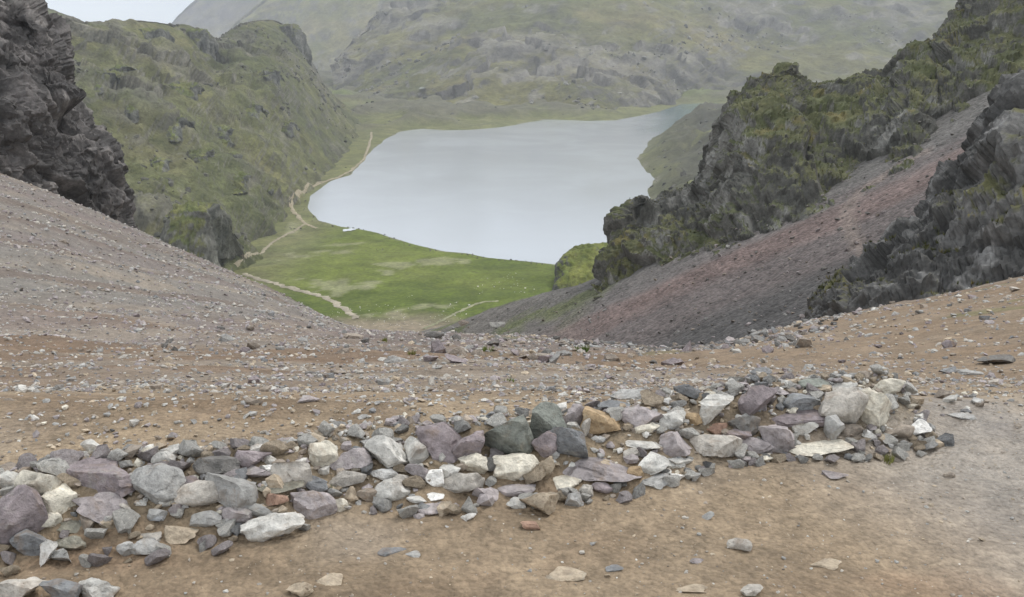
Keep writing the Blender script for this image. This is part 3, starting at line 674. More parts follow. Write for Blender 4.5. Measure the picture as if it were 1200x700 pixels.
HERO = [
 (15,603,58,66,'purple','block','large purple-grey boulder cut off by the left edge of the photo'),
 (46,568,45,42,'cream','block','cream angular rock beside the big purple boulder at the left edge'),
 (68,589,32,36,'cream','block','upright cream rock just below the larger cream rock at far left'),
 (52,609,33,20,'cream','round','small cream stone touching the right side of the leftmost purple boulder'),
 (110,555,70,36,'purple','slab','long purple slab lying at the back of the row near its left end'),
 (131,571,48,28,'purple','wedge','plum-coloured slab leaning below the long purple slab'),
 (111,598,50,32,'mauve','wedge','slanting mauve-grey wedge in front of the long purple slab'),
 (181,569,58,46,'grey','block','big rounded blue-grey rock with a mauve top near the left end'),
 (219,571,30,24,'purple','block','small purple rock right of the big blue-grey rock'),
 (254,548,48,27,'dark','round','smooth dark grey rounded stone at the back of the row'),
 (232,578,54,34,'beige','wedge','tan-edged slab leaning left below the dark rounded stone'),
 (270,577,52,44,'grey','block','broad grey rock between the tan slab and the white wedge'),
 (276,603,30,22,'mauve','round','mauve-grey cobble at the front of the broad grey rock'),
 (35,635,38,30,'slate','block','dark slate-grey block below the leftmost purple boulder'),
 (82,636,34,17,'olive','round','olive-grey oval stone on the mud at lower left'),
 (69,652,30,20,'grey','wedge','grey wedge stone under the olive oval stone'),
 (55,648,15,32,'white','spike','thin whitish splinter of rock beside the slate block at lower left'),
 (210,624,33,21,'tan','slab','flat tan stone lying alone in front of the row at left'),
 (239,609,33,19,'grey','round','grey flat cobble right of the flat tan stone'),
 (171,643,30,18,'grey','block','darker stone of the pair lying on the track at left'),
 (147,644,20,17,'grey','round','smaller left stone of the pair lying on the track'),
 (174,629,24,11,'beige','slab','thin pale stone behind the pair on the track'),
 (139,590,30,15,'beige','slab','pale flat stone under the plum-coloured slab'),
 (183,603,21,14,'grey','round','small grey cobble under the big blue-grey rock'),
 (20,693,50,28,'beige','rough','pale grey boulder in the lower left corner of the photo'),
 (70,695,38,26,'slate','block','slate-grey rock in the bottom edge between two paler boulders'),
 (111,692,44,28,'pale','rough','pale rough boulder at the bottom edge, rightmost of three'),
 (8,562,26,22,'pale','block','pale rock at the left edge above the purple boulder'),
 (85,614,40,17,'olive','slab','olive-grey flat rock right of the small cream stone'),
 (126,614,18,11,'tan','round','small ochre pebble in front of the mauve-grey wedge'),
 (108,523,26,17,'pale','block','pale grey rock standing behind the long purple slab'),
 (191,538,22,22,'pale','wedge','pale slab standing behind the big blue-grey rock'),
 (294,536,38,24,'purple','block','purple-grey rock right of the dark rounded stone'),
 (297,554,34,18,'mauve','slab','brownish mauve slab left of the white wedge'),
 (317,550,22,15,'white','wedge','bright white wedge-shaped stone in the left half of the row'),
 (341,552,44,30,'beige','wedge','grey-tan slab right of the bright white wedge'),
 (377,534,31,32,'cream','round','cream round rock with rusty patches on its top'),
 (411,537,42,28,'mauve','wedge','brown-grey wedge leaning against the big pale upright rock'),
 (452,531,46,46,'pale','wedge','tallest pale grey upright rock in the middle left'),
 (485,531,26,36,'pale','spike','narrow pale rock right beside the tallest pale upright rock'),
 (517,517,48,40,'purple','block','dark purple blocky rock left of centre in the row'),
 (326,568,48,13,'olive','slab','long dark olive slab under the grey-tan slab'),
 (366,566,33,22,'slate','block','blue-grey rock below the cream round rock'),
 (404,561,42,24,'beige','wedge','brown-grey wedge beside the green grass tuft in the row'),
 (366,591,46,34,'mauve','round','lumpy mauve-grey boulder at the front of the row'),
 (318,617,62,36,'pale','rough','rough pitted pale grey boulder jutting onto the track'),
 (305,599,26,16,'grey','block','grey stone between the rough pitted boulder and the mauve cobble'),
 (324,585,23,17,'rust','block','reddish tan stone left of the lumpy mauve boulder'),
 (398,592,16,17,'cream','round','cream pebble right of the lumpy mauve boulder'),
 (410,581,17,21,'tan','round','tan egg-shaped stone behind the cream pebble'),
 (391,578,18,12,'grey','block','small grey stone behind the lumpy mauve boulder'),
 (451,556,33,18,'white','rough','whitish rock at the foot of the tallest pale upright'),
 (459,576,36,26,'pale','rough','pale grey rock in the front line below the whitish rock'),
 (490,552,27,20,'mauve','block','mauve stone below the narrow pale rock'),
 (471,564,20,17,'beige','round','pinkish cobble between whitish rock and mauve stone'),
 (509,560,20,20,'white','block','white stone with grey veins under the dark purple block'),
 (489,584,22,10,'white','slab','thin white stone at the front edge, left of its twin'),
 (510,581,18,9,'white','slab','thin white stone at the front edge, right of its twin'),
 (506,596,32,15,'mauve','slab','mauve-grey slab resting on the mud before the row'),
 (459,647,28,7,'slate','slab','long thin dark slate lying on the bare track'),
 (483,649,17,6,'grey','slab','short flat chip beside the long thin slate on the track'),
 (430,580,20,17,'brown','block','brown-grey stone right of the tan egg-shaped stone'),
 (549,606,16,10,'white','wedge','small white stone alone on the mud left of the tan boulder'),
 (550,523,34,38,'purple','wedge','plum-purple upright rock left of the biggest blue-green block'),
 (597,511,57,60,'green','block','biggest blue-green block, squarish, at the middle of the row'),
 (645,494,40,46,'green','wedge','pointed mossy green rock right of the biggest block'),
 (638,521,26,28,'purple','block','purple stone under the pointed mossy rock'),
 (667,522,44,44,'slate','block','dark blue-grey block right of the purple stone'),
 (705,494,46,34,'orange','block','orange-ochre rock, the only one so coloured in the row'),
 (672,490,24,28,'mauve','wedge','pinkish stone between mossy rock and orange rock'),
 (751,488,48,28,'mauve','wedge','pale mauve pointed rock right of the orange rock'),
 (754,519,40,14,'pale','slab','pale blue-grey flat slab right of the dark blue block'),
 (757,502,31,12,'cream','round','cream flat stone on top of the pale blue-grey slab'),
 (707,546,80,32,'mauve','slab','widest flat mauve-grey slab at the front of the middle'),
 (604,548,47,34,'cream','rough','large cream lumpy rock below the biggest block'),
 (554,543,34,25,'cream','rough','cream and grey rock left of the large cream lumpy rock'),
 (543,567,42,29,'beige','rough','mottled beige rock under the cream and grey rock'),
 (571,578,30,18,'mauve','wedge','small mauve wedge at the front, left of centre'),
 (606,572,38,18,'mauve','slab','mauve flat stone beneath the large cream lumpy rock'),
 (660,563,36,17,'cream','slab','cream flat rock left of the widest mauve slab'),
 (639,547,20,27,'tan','wedge','brown wedge between large cream rock and widest slab'),
 (633,591,39,33,'tan','block','tan boulder rolled out alone in front of the row'),
 (621,615,20,12,'rust','slab','orange-red stone lying under the lone tan boulder'),
 (673,586,19,18,'grey','round','round grey cobble right of the lone tan boulder'),
 (605,590,20,13,'pale','block','pale grey stone left of the lone tan boulder'),
 (740,531,18,14,'beige','round','beige cobble between pale slab and widest slab'),
 (765,544,32,25,'pale','wedge','pale wedge rock at the right end of the widest slab'),
 (764,563,38,14,'grey','slab','grey flat stone at the front right of the widest slab'),
 (743,554,20,14,'orange','round','cream cobble with a rusty ring by the widest slab'),
 (704,573,23,14,'purple','block','dark mauve stone beneath the widest flat slab'),
 (687,576,15,15,'beige','round','beige pebble left of the dark mauve stone'),
 (789,519,36,30,'mauve','wedge','mauve pointed rock between the flat slab and the big pale rock'),
 (789,543,28,16,'pale','slab','pale flat rock under the mauve pointed rock'),
 (720,474,33,13,'slate','slab','dark slate slab lying behind the orange rock'),
 (788,493,30,22,'pale','rough','pale rough rock right of the pale mauve pointed rock'),
 (686,502,10,27,'beige','spike','thin upright beige sliver left of the orange rock'),
 (838,482,31,40,'pale','wedge','pale grey pillar-like rock at the right of the row'),
 (887,471,38,42,'purple','wedge','tall purple-grey slab leaning right of the pale pillar'),
 (942,471,40,20,'slate','block','dark slate rock on top behind the purple shelf'),
 (940,487,66,20,'purple','slab','purple shelf-like slab bridging other rocks at the right end'),
 (987,477,50,46,'beige','round','big grey-beige boulder at the right end of the row'),
 (1024,479,38,52,'cream','rough','tall cream boulder at the right end, next to the grey-beige one'),
 (1041,455,33,25,'cream','block','yellowish cream rock on top at the extreme right'),
 (942,500,27,16,'pale','wedge','pale stone tucked under the purple shelf'),
 (978,503,20,33,'grey','wedge','grey upright stone in front of the grey-beige boulder'),
 (999,506,28,17,'brown','block','brown stone under the grey-beige boulder'),
 (960,521,66,21,'cream','slab','long pale flat rock at the front of the right end'),
 (1075,502,30,21,'white','block','whitish rock ending the row on the right'),
 (1055,507,31,20,'brown','wedge','brown wedge left of the whitish end rock'),
 (873,497,31,26,'dark','rough','dark rock mottled with pale lichen'),
 (910,515,36,36,'mauve','block','tan-mauve block in front of the purple shelf'),
 (865,508,28,15,'purple','slab','purple flat stone left of the lichen-mottled rock'),
 (840,502,28,15,'rust','slab','terracotta stone below the pale pillar'),
 (838,524,57,29,'beige','block','big rock with pale top and mauve front below the terracotta stone'),
 (885,522,35,19,'mauve','block','mauve stone between the pale-topped rock and the tan-mauve block'),
 (813,491,20,15,'orange','round','ochre cobble left of the pale pillar'),
 (1020,510,14,15,'white','block','small white block under the tall cream boulder'),
 (980,557,26,10,'mauve','slab','flat mauve stone alone on the wet track'),
 (1113,556,12,7,'brown','round','brown pebble alone on the wet track at right'),
 (955,450,31,13,'green','slab','green-grey slab lying behind the right end'),
 (912,458,27,10,'mauve','slab','mauve slab lying behind the tall purple-grey slab'),
 (985,452,38,11,'pale','slab','pale thin slab behind the grey-beige boulder'),
 (794,540,34,17,'pale','slab','pale low rock left of the pale-topped rock'),
 (793,558,18,11,'white','slab','small white stone at the front edge, right of the grey flat stone'),
 (830,605,12,9,'grey','wedge','small grey stone standing on the track right of centre'),
 (1127,487,27,8,'grey','slab','flat grey stone on the earth beyond the right end'),
 (1172,420,42,15,'dark','slab','dark flat rock on the brown slope at the right edge'),
 (1112,434,20,10,'slate','block','slate stone on the brown slope left of the dark flat rock'),
 (1140,436,26,9,'grey','slab','grey slab between two dark stones on the right slope'),
 (893,437,24,11,'slate','block','slate rock on the slope behind the right half of the row'),
 (938,467,6,6,'pale','round','tiny pale pebble behind the slate rock on top'),
 (508,392,22,10,'dark','round','dark boulder on the brow in front of the meadow'),
 (583,380,16,7,'dark','slab','dark flat boulder on the brow under the grey scree'),
 (543,378,11,7,'dark','round','small dark boulder on the brow near the thin meadow trail'),
 (415,393,20,8,'brown','slab','brown flat boulder on the brow at the foot of the left scree'),
 (578,402,14,9,'dark','block','dark block just below the brow at centre'),
 (505,420,15,9,'purple','block','maroon rock on the slope below the brow, left of a maroon pair'),
 (533,421,24,9,'purple','slab','maroon flat rock on the slope below the brow'),
 (464,421,24,10,'grey','rough','pale grey rock cluster on the slope left of the maroon rocks'),
 (638,421,18,11,'purple','block','maroon block on the slope right of centre'),
 (367,437,17,8,'dark','slab','dark slab on the slope below the left scree'),
 (397,436,19,8,'brown','slab','brown slab on the slope right of the dark slab'),
 (298,470,18,10,'brown','block','brown block half sunk in the earth bank at left'),
 (362,467,22,9,'mauve','slab','mauve flat rock right of the half-sunk brown block'),
 (575,487,13,10,'slate','block','slate stone behind the plum-purple upright rock'),
 (662,672,42,13,'beige','slab','pale rock half buried in the track at the bottom centre'),
 (971,661,34,9,'pale','slab','pale flat stone half buried in the track at lower right'),
 (810,688,36,10,'beige','slab','beige stone half buried at the bottom edge right of centre'),
 (350,692,26,15,'tan','rough','tan rough stone at the bottom edge left of centre'),
 (882,692,24,12,'beige','round','rounded beige stone poking out at the bottom edge at right'),
 (867,640,24,13,'beige','rough','rough beige lump in the track right of centre'),
 (720,666,17,6,'slate','slab','thin slate chip on the track beside the half-buried pale rock'),
 (817,657,15,6,'mauve','slab','mauve chip on the track above the half-buried beige stone'),
 (382,680,30,9,'beige','slab','beige flat stone half buried behind the tan rough stone'),
 (612,560,9,7,'white','block','tiny white chip in front of the large cream lumpy rock'),
 (645,457,13,9,'slate','round','dark round stone on the rubble behind the mossy rock'),
 (740,462,40,14,'grey','slab','grey slab in the rubble behind the pale mauve pointed rock'),
]
print('heroes', len(HERO), round(time.time() - T0, 1))
hero_xy = []
for i, (u, v, w, h, c_, s_, lab) in enumerate(HERO):
    o = build_rock('rock', u, v, w, h, 'tan' if 'half buried' in lab else c_, s_, 900 + i * 7, 4, -.02 if 'half buried' in lab else .30)
    o['label'] = lab; o['category'] = 'rock'
    o['group'] = ROW if (v > 445 and not any(t in lab for t in ('track', 'alone', 'brow', 'bottom', 'slope', 'bank', 'rubble'))) else 'loose rocks lying on the ground'
    hero_xy.append((o.location.x, o.location.y, w / FPX * 3.6 * .5))
hero_xy = np.array(hero_xy)

# small stones packed among the rocks: individuals that nothing tells apart, by colour and place
rs = np.random.RandomState(5)
SMALL = [('pale', 'small pale stone packed among the bigger rocks of the piled row', 'small pale stones in the row'),
         ('mauve', 'small mauve-grey stone packed among the bigger rocks of the piled row', 'small mauve stones in the row'),
         ('grey', 'small plain grey stone packed among the bigger rocks of the piled row', 'small grey stones in the row'),
         ('tan', 'small tan stone packed among the bigger rocks of the piled row', 'small tan stones in the row'),
         ('slate', 'small dark slate stone packed among the bigger rocks of the piled row', 'small dark stones in the row')]
protos = []
for j in range(14):
    q = rock_verts(3, 300 + j, 10, .28, .64, .05)
    me = mesh_from('stone', q * np.array((1, .85, .68)), ICO[3][1], M['rock'], tri=True); me.set_sharp_from_angle(angle=R(34)); protos.append(me)
PREP = ('at', 'near', 'below', 'beside', 'right', 'left', 'in', 'of', 'under', 'between', 'behind', 'lying', 'leaning', 'with', 'on', 'just', 'jutting', 'touching', 'rolled', 'resting', 'standing', 'cut', 'ending', 'tucked', 'bridging')
def short(lab, mx=9):
    w_ = [q_.rstrip(',') for q_ in lab.replace(',', '').split()]
    if len(w_) <= mx: return ' '.join(w_)
    cutp = [i_ for i_ in range(3, mx + 1) if w_[i_] in PREP]
    return ' '.join(w_[:cutp[-1]] if cutp else w_[:mx])
h0 = hero_xy.copy(); pile = np.array([q_[1] > 445 and 'track' not in q_[6] and 'buried' not in q_[6] for q_ in HERO])
n_small = 0; tries = 0; seen = set()
while n_small < 290 and tries < 9000:
    tries += 1
    x = rs.uniform(-2.1, 1.74); d = rs.choice((rs.uniform(-.05, .12), rs.uniform(0.0, .45), rs.uniform(.05, .58))); y = np.interp(x, FX, FYv) + d
    s = rs.uniform(.038, .105) * (.75 if d < .1 or d > .45 else 1.0)
    dist = np.hypot(hero_xy[:, 0] - x, hero_xy[:, 1] - y)
    if (dist < hero_xy[:, 2] * .62 + s * .3).any(): continue
    c_, lab, grp = SMALL[rs.choice(5, p=(.44, .20, .12, .22, .02))]
    dn = np.hypot(h0[:, 0] - x, h0[:, 1] - y) + np.where(pile, 0, 9); hi_ = int(np.argmin(dn)); dx_, dy_ = x - h0[hi_, 0], y - h0[hi_, 1]
    rel = ('right of' if dx_ > 0 else 'left of') if abs(dx_) > abs(dy_) else ('behind' if dy_ > 0 else 'in front of')
    size = 'tiny' if s < .05 else 'small' if s < .08 else 'fist-sized'
    lab_ = '%s %s stone %s the %s' % (size, {'mauve': 'mauve-grey', 'slate': 'dark'}.get(c_, c_), rel, short(HERO[hi_][6]))
    if lab_ in seen: continue
    seen.add(lab_)
    o = bpy.data.objects.new('stone', protos[rs.randint(14)]); col.objects.link(o)
    z = float(ground_z(np.array([x]), np.array([y]))[0])
    o.scale = (s, s * rs.uniform(.8, 1.1), s * rs.uniform(.75, 1.1)); o.rotation_euler = (rs.uniform(-.3, .3), rs.uniform(-.3, .3), rs.uniform(0, 6.28))
    o.location = (x, y, z + s * .2); c = sr(*PAL[c_]) * rs.uniform(.92, 1.22); o.color = (c[0], c[1], c[2], 1)
    o['label'] = lab_
    o['category'] = 'stone'; o['group'] = 'small stones packed among the rocks of the row'; n_small += 1
    if s > .06: hero_xy = np.vstack((hero_xy, (x, y, s * .5)))
print('small', n_small, round(time.time() - T0, 1))

# uncountable rubble, gravel and scree
def scatter(name, X_, Y_, Z_, S_, cols, lod, label, cat, seed, sink=.12, mat='stone', flat=.62):
    r = np.random.RandomState(seed); n = len(X_); bases = [rock_verts(lod, seed + 40 + j, 7, .35, .7, 0.0) for j in range(16)]; fc = ICO[lod][1]; nv = len(bases[0])
    b = np.array(bases)[r.randint(16, size=n)]                                          # (n, nv, 3)
    sc3 = np.stack((np.ones(n), r.uniform(.65, 1.1, n), r.uniform(.4, .9, n) * flat / .62), 1) * S_[:, None]
    b = b * sc3[:, None, :]
    a = r.uniform(0, 6.283, n); ca, sa = np.cos(a), np.sin(a); tl = r.normal(0, .22, n)
    x_, y_, z_ = b[..., 0], b[..., 1], b[..., 2]
    z2 = z_ + x_ * tl[:, None]
    Vx = x_ * ca[:, None] - y_ * sa[:, None]; Vy = x_ * sa[:, None] + y_ * ca[:, None]
    V = np.stack((Vx + X_[:, None], Vy + Y_[:, None], z2 + (Z_ + S_ * sink)[:, None]), 2).reshape(-1, 3)
    F_ = (fc[None] + (np.arange(n) * nv)[:, None, None]).reshape(-1, 3)
    C_ = np.repeat(cols * r.uniform(.78, 1.18, n)[:, None], nv, 0)
    me = mesh_from(name, V, F_, M[mat], C_, tri=True, smooth=False)
    return place(name, me, kind='stuff', label=label, category=cat)
def palette(n, names, p, r): return np.array([sr(*PAL[q]) for q in names])[r.choice(len(names), n, p=p)]
r = np.random.RandomState(11)
# (a) rubble just behind and between the rocks
n = 8200; x = r.uniform(-3.2, 3.6, n); d = np.abs(r.normal(0, .9, n)) + r.uniform(-.05, .7, n); d[:2600] = r.uniform(-.02, .6, 2600)
y = np.interp(x, FX, FYv) + d; keep = (d < 3.2) & (np.abs(x) < .62 * y + .2)
keep &= (x < 1.75) | (d > .75) | (r.rand(n) < .12)
pat = fbm(np.stack((x * .8, y * 2.2, 0 * x), 1), 3, 301); keep &= (pat > -.28 + .1 * np.maximum(0, d - 1)) & ((d > .1) | (r.rand(n) < .4))
x, y, d = x[keep], y[keep], d[keep]; s = np.exp(r.normal(math.log(.025), .45, len(x))).clip(.010, .075) * (1 - .35 * sst(.5, 1.0, d))
pc = palette(len(x), ('pale', 'mauve', 'grey', 'tan', 'slate', 'cream', 'brown'), (.18, .18, .18, .17, .05, .06, .18), r); nb_ = d < .75
scatter('rubble', x[nb_], y[nb_], ground_z(x[nb_], y[nb_]), s[nb_], pc[nb_], 1, 'broken stone rubble wedged between the piled rocks of the row', 'rubble', 21)
scatter('loose_rubble', x[~nb_], y[~nb_], ground_z(x[~nb_], y[~nb_]), s[~nb_], pc[~nb_], 1, 'small broken rubble strewn over the earth behind the piled row', 'rubble', 27)
# (b) pebbles on the bare track
n = 6500; x = r.uniform(-2.6, 3.2, n); y = r.uniform(1.6, 4.3, n); keep = (y < np.interp(x, FX, FYv) - .04) | (x > 2.1)
x, y = x[keep], y[keep]; s = np.exp(r.normal(math.log(.0070), .5, len(x))).clip(.0035, .030)
scatter('pebbles', x, y, ground_z(x, y), s, palette(len(x), ('beige', 'grey', 'tan', 'brown', 'pale'), (.22, .18, .28, .26, .06), r), 1, 'scattered pebbles pressed into the bare mud of the track', 'pebbles', 22, .02)
# (c) stones down the brown slope, and (d) the left scree
n = 60000; a = r.uniform(-.66, .66, n); y = np.exp(r.uniform(math.log(5.2), math.log(105), n)); x = a * y
q = np.stack((x, y, 0 * x), 1)
bandn = fbm(q * np.array((0.12, 0.75, 1)), 4, 35)
scq = sst(11, 24, y + 0.35 * (-x - 5) + 4 * bandn) * sst(2.0, -4.0, x + 0.02 * y)
den = .32 + .60 * sst(-.1, .4, bandn + .5 * fbm(q * .6, 3, 311)); den = den * (1 - .45 * sst(1.0, 4.0, x)); den = np.maximum(den, 1.15 * scq)
keep = r.rand(n) < den * .62; x, y, scq = x[keep], y[keep], scq[keep]
s = np.exp(r.normal(0, .42, len(x))) * np.maximum(.022, .0034 * y); s = np.clip(s, .012, .42) * (1 - .3 * scq)
cols = palette(len(x), ('pale', 'mauve', 'grey', 'tan', 'slate', 'brown', 'purple', 'beige'), (.08, .18, .18, .16, .08, .14, .06, .12), r)
m = scq > .5
xe = r.normal(1.0, 4.5, 260); ye = r.uniform(14, 42, 260); xe = xe * ye / 25; x = np.append(x, xe); y = np.append(y, ye); scq = np.append(scq, 0 * xe); s = np.append(s, np.exp(r.normal(math.log(.17), .45, 260)).clip(.08, .34))
cols = np.vstack((cols, palette(260, ('dark', 'purple', 'brown', 'grey', 'slate'), (.25, .25, .25, .15, .1), r) * .8)); m = scq > .5
xe = r.uniform(.04, .34, 900) ; ye = np.exp(r.uniform(math.log(26), math.log(66), 900)); xe = xe * ye; x = np.append(x, xe); y = np.append(y, ye); scq = np.append(scq, 0 * xe); s = np.append(s, np.exp(r.normal(math.log(.17), .45, 900)).clip(.08, .42))
cols = np.vstack((cols, palette(900, ('dark', 'mauve', 'brown', 'grey', 'slate'), (.3, .2, .2, .15, .15), r) * .72)); m = scq > .5
print('slope stones', (~m).sum(), m.sum())
scatter('slope_stones', x[~m], y[~m], ground_z(x[~m], y[~m]), s[~m], cols[~m], 1, 'loose stones strewn over the brown slope below the row', 'stones', 23)
cs = palette(int(m.sum()), ('mauve', 'grey', 'beige', 'purple', 'slate', 'brown'), (.26, .2, .24, .12, .06, .12), r)
scatter('scree_stones', x[m], y[m], ground_z(x[m], y[m]), s[m], cs, 1, 'fine pinkish grey scree covering the steep slope on the left', 'scree', 24)
# (e) blocks on the purple scree at right
def scree_z(x, y):
    o = []
    for a_, b_ in zip(x, y):
        z = drop(a_, b_, 40); o.append(-999 if z is None else z)
    return np.array(o)
n = 6400; x = r.uniform(-22, 62, n); y = r.uniform(70, 164, n); keep = (np.abs(x / y - .22) < .40) & (y < 134 - 1.15 * np.minimum(x - 10, 0)) & (r.rand(n) < .35 + .65 * sst(110, 80, y - .3 * (x - 45)))
x, y = x[keep], y[keep]; z = scree_z(x, y); ok = np.abs(z - scree_plane(x, y)) < 2.2; x, y, z = x[ok], y[ok], z[ok]
s = np.clip(np.exp(r.normal(math.log(.26), .45, len(x))), .12, .9)
scatter('dark_scree_blocks', x, y, z, s, palette(len(x), ('dark', 'mauve', 'brown', 'grey'), (.6, .16, .14, .10), r) * .72, 1, 'dark loose blocks lying on the purple scree below the right ridge', 'scree', 25)
# (f) white stones dotted over the meadow
n = 1500; u = r.uniform(330, 650, n); v = r.uniform(268, 388, n); pt = np.array([onlake(a_, b_) for a_, b_ in zip(u, v)])
g = fbm(np.stack((pt[:, 0] * .03, pt[:, 1] * .015, 0 * u), 1), 3, 321); keep = (g > .42) & (sdist(pt[:, 0], pt[:, 1]) > 3)
pt = pt[keep]; z = np.array([drop(a_, b_, -60) or ZL for a_, b_ in pt]); s = np.clip(np.exp(r.normal(math.log(.36), .45, len(pt))), .15, 1.1)
scatter('meadow_stones', pt[:, 0], pt[:, 1], z, s, palette(len(pt), ('white', 'pale'), (.5, .5), r), 1, 'whitish stones dotted over the green lakeside meadow', 'stones', 26)
print('scatter', round(time.time() - T0, 1))

def chunks(src, name, num, lo, hi, cols, lod, label, seed, sel, scl):
    me = bpy.data.objects[src].data; nvt = len(me.vertices); co = np.empty(nvt * 3, np.float32); me.vertices.foreach_get('co', co); co = co.reshape(-1, 3).astype(float)
    r = np.random.RandomState(seed); g = fbm(co / scl, 4, seed) + .5 * fbm(co / (scl * .25), 3, seed + 1)
    ok = np.where(sel(co) & (g > .18))[0]; ii = r.choice(ok, min(num, len(ok)), replace=False); p_ = co[ii] + r.normal(0, lo * .4, (len(ii), 3)) * np.array((1, 1, 0))
    s_ = np.exp(r.uniform(math.log(lo), math.log(hi), len(ii)) - .35 * np.abs(r.normal(0, 1, len(ii))))
    scatter(name, p_[:, 0], p_[:, 1], p_[:, 2], s_, cols[r.randint(len(cols), size=len(ii))], lod, label, 'rocks', seed, -.12, 'crag', .8)
chunks('left_hill', 'hillside_rocks', 1500, 1.5, 7.5, np.array([sr(96,94,84), sr(110,107,97), sr(88,86,76)]), 1, 'grey rocks breaking through the grass of the left hillside', 601, lambda c: (c[:, 1] < 1500) & (c[:, 2] > ZL + 4), 60)
chunks('far_hillside', 'far_rocks', 1700, 4, 14, np.array([sr(98,95,88), sr(126,122,114), sr(112,108,100), sr(140,136,128)]), 1, 'grey rocks and outcrops scattered over the hillside across the lake', 602, lambda c: (c[:, 1] < 2900) & (c[:, 2] > ZL + 3), 130)
chunks('valley_floor', 'shore_rocks', 1500, 1.5, 9, np.array([sr(92,90,82), sr(106,103,95)]), 1, 'grey rocks on the low knolls along the lake shore', 603, lambda c: (c[:, 2] > ZL + 4.5) & (c[:, 1] > 600) & (c[:, 1] < 1700), 40)
chunks('valley_floor', 'headland_rocks', 700, 2, 9, np.array([sr(78,76,68), sr(94,91,83), sr(106,103,95)]), 1, 'dark grey rocks covering the low headland on the right shore', 604, lambda c: (c[:, 0] / c[:, 1] > .105) & (c[:, 2] > ZL + 1.0) & (c[:, 1] > 620) & (c[:, 1] < 1400), 14)
chunks('valley_floor', 'shoreline_stones', 1500, .5, 2.2, np.array([sr(88,85,76), sr(108,104,94), sr(70,68,60)]), 1, 'dark stones strewn along the edge of the lake', 605, lambda c: (c[:, 2] > ZL - .25) & (c[:, 2] < ZL + .75) & (c[:, 1] < 1700), 9)

# ------------------------------------------------------------------ tussock grass
def blades(P_, H_, cols, nb, seed, wid=.09, spread=.55):
    r = np.random.RandomState(seed); n = len(P_)
    a = r.uniform(0, 6.283, (n, nb)); le = r.uniform(.1, spread, (n, nb)) * H_[:, None]; hh = H_[:, None] * r.uniform(.55, 1.1, (n, nb)); ww = H_[:, None] * wid * r.uniform(.7, 1.3, (n, nb))
    bx = P_[:, 0:1] + np.cos(a) * le * .35; by = P_[:, 1:2] + np.sin(a) * le * .35; bz = P_[:, 2:3] - .05 * H_[:, None] + 0 * a
    tx = bx + np.cos(a) * le; ty = by + np.sin(a) * le; tz = bz + hh
    px, py = -np.sin(a) * ww, np.cos(a) * ww
    V = np.stack((np.stack((bx - px, by - py, bz), -1), np.stack((bx + px, by + py, bz), -1), np.stack((tx, ty, tz), -1)), 2).reshape(-1, 3)
    F_ = np.arange(len(V)).reshape(-1, 3); C_ = np.repeat((cols[:, None, :] * r.uniform(.75, 1.25, (n, nb, 1))).reshape(-1, 3), 3, 0)
    return V, F_, C_
def tussocks(src, name, num, size, thr, label, seed):
    o = bpy.data.objects[src]; me = o.data; nvt = len(me.vertices)
    co = np.empty(nvt * 3, np.float32); me.vertices.foreach_get('co', co); co = co.reshape(-1, 3).astype(float)
    no = np.empty(nvt * 3, np.float32); me.vertices.foreach_get('normal', no); no = no.reshape(-1, 3)
    r = np.random.RandomState(seed); nz = np.abs(no[:, 2]); g = fbm(co / 4.0, 3, seed)
    ok = np.where((nz + .45 * g > thr) & (co[:, 0] / np.maximum(co[:, 1], 1) < .62))[0]; ii = r.choice(ok, min(num, len(ok)), replace=False)
    gl = np.array([sr(80,82,48), sr(92,90,54), sr(104,97,56), sr(72,76,44)])[r.choice(4, len(ii), p=(.35, .3, .15, .2))]
    V, F_, C_ = blades(co[ii], r.uniform(.6, 1.35, len(ii)) * size, gl, 11, seed, .10, .7)
    place(name, mesh_from(name, V, F_, M['grass'], C_, tri=True, smooth=False), kind='stuff', label=label, category='grass')
tussocks('crag_ridge', 'tussock_grass', 900, .28, .95, 'yellow-green tussock grass on the ledges of the right crag ridge', 401)
tussocks('near_cliff', 'cliff_grass', 350, .26, .95, 'yellow-green grass clumps on the dark near cliff at right', 402)
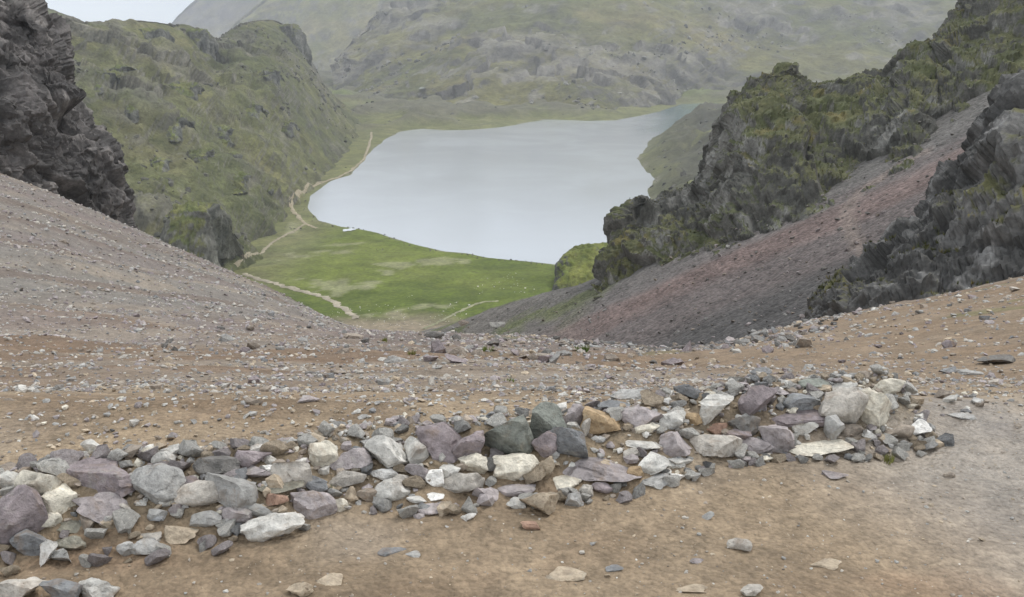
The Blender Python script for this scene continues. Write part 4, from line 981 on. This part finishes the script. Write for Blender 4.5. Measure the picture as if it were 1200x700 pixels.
TUFT = [(385,570,12,(92,118,40),'bright green grass tuft between the blue-grey rock and the brown-grey wedge'),
        (432,572,10,(96,112,48),'small green tuft below the brown-grey wedge in the row'),
        (88,586,9,(100,120,48),'green tuft beside the upright cream rock at far left'),
        (13,548,9,(112,120,58),'green tuft behind the rocks at the left edge'),
        (880,536,10,(116,118,64),'thin green tuft at the foot of the tan-mauve block'),
        (1040,537,16,(120,120,66),'low yellowish grass tuft on the mud at the right end'),
        (598,489,7,(108,116,52),'moss tuft on the biggest blue-green block'),
        (570,409,13,(112,122,60),'low green cushion on the slope at centre, left of its darker twin'),
        (683,409,15,(84,104,44),'dark green cushion on the slope right of centre'),
        (482,413,10,(118,118,62),'pale green cushion on the slope below the brow'),
        (452,397,9,(120,122,62),'tiny green cushion at the foot of the left scree')]
for i, (u, v, w, c_, lab) in enumerate(TUFT):
    S = hit_ground(u, v + 3); dist = math.hypot(S[1], S[2] - CAMZ); wm = w * dist / FPX; nb = 14; r = np.random.RandomState(500 + i)
    Pb = np.stack((r.normal(0, wm * .28, nb), r.normal(0, wm * .28, nb), np.zeros(nb)), 1)
    V, F_, C_ = blades(Pb, r.uniform(.35, .6, nb) * wm, np.tile(sr(*c_), (nb, 1)), 9, 510 + i, .07, .6)
    o = place('grass_tuft', mesh_from('grass_tuft', V, F_, M['grass'], C_, tri=True, smooth=False), label=lab, category='grass tuft', group='green tufts among the stones')
    o.location = S
    if 'moss' in lab: o.location.z += .16

# ------------------------------------------------------------------ haze in the valley air
hx, hy0, hy1, hz0, hz1 = 6500, -600, 8000, -420, 900
V = np.array([(sx * hx, yy_, zz_) for zz_ in (hz0, hz1) for yy_ in (hy0, hy1) for sx in (-1, 1)], float)
F_ = np.array([(0, 2, 3, 1), (4, 5, 7, 6), (0, 1, 5, 4), (2, 6, 7, 3), (0, 4, 6, 2), (1, 3, 7, 5)])
hm = bpy.data.materials.new('valley_haze'); hm.use_nodes = True; hm.node_tree.nodes.clear()
ho = hm.node_tree.nodes.new('ShaderNodeOutputMaterial'); hv = hm.node_tree.nodes.new('ShaderNodeVolumePrincipled')
hv.inputs['Color'].default_value = (0.90, 0.94, 1.0, 1); hv.inputs['Density'].default_value = 0.00016; hv.inputs['Anisotropy'].default_value = 0.2
hm.node_tree.links.new(hv.outputs[0], ho.inputs['Volume'])
place('haze', mesh_from('haze', V, F_, hm, smooth=False), kind='stuff', label='thin pale haze filling the valley air', category='haze')
tri_ = 0
for o_ in sc.objects:
    if o_.type == 'MESH': tri_ += sum(1 for _ in ()) + len(o_.data.loops) - 2 * len(o_.data.polygons)
print('triangles', tri_)
print('done', round(time.time() - T0, 1), sum(len(m_.polygons) for m_ in bpy.data.meshes))
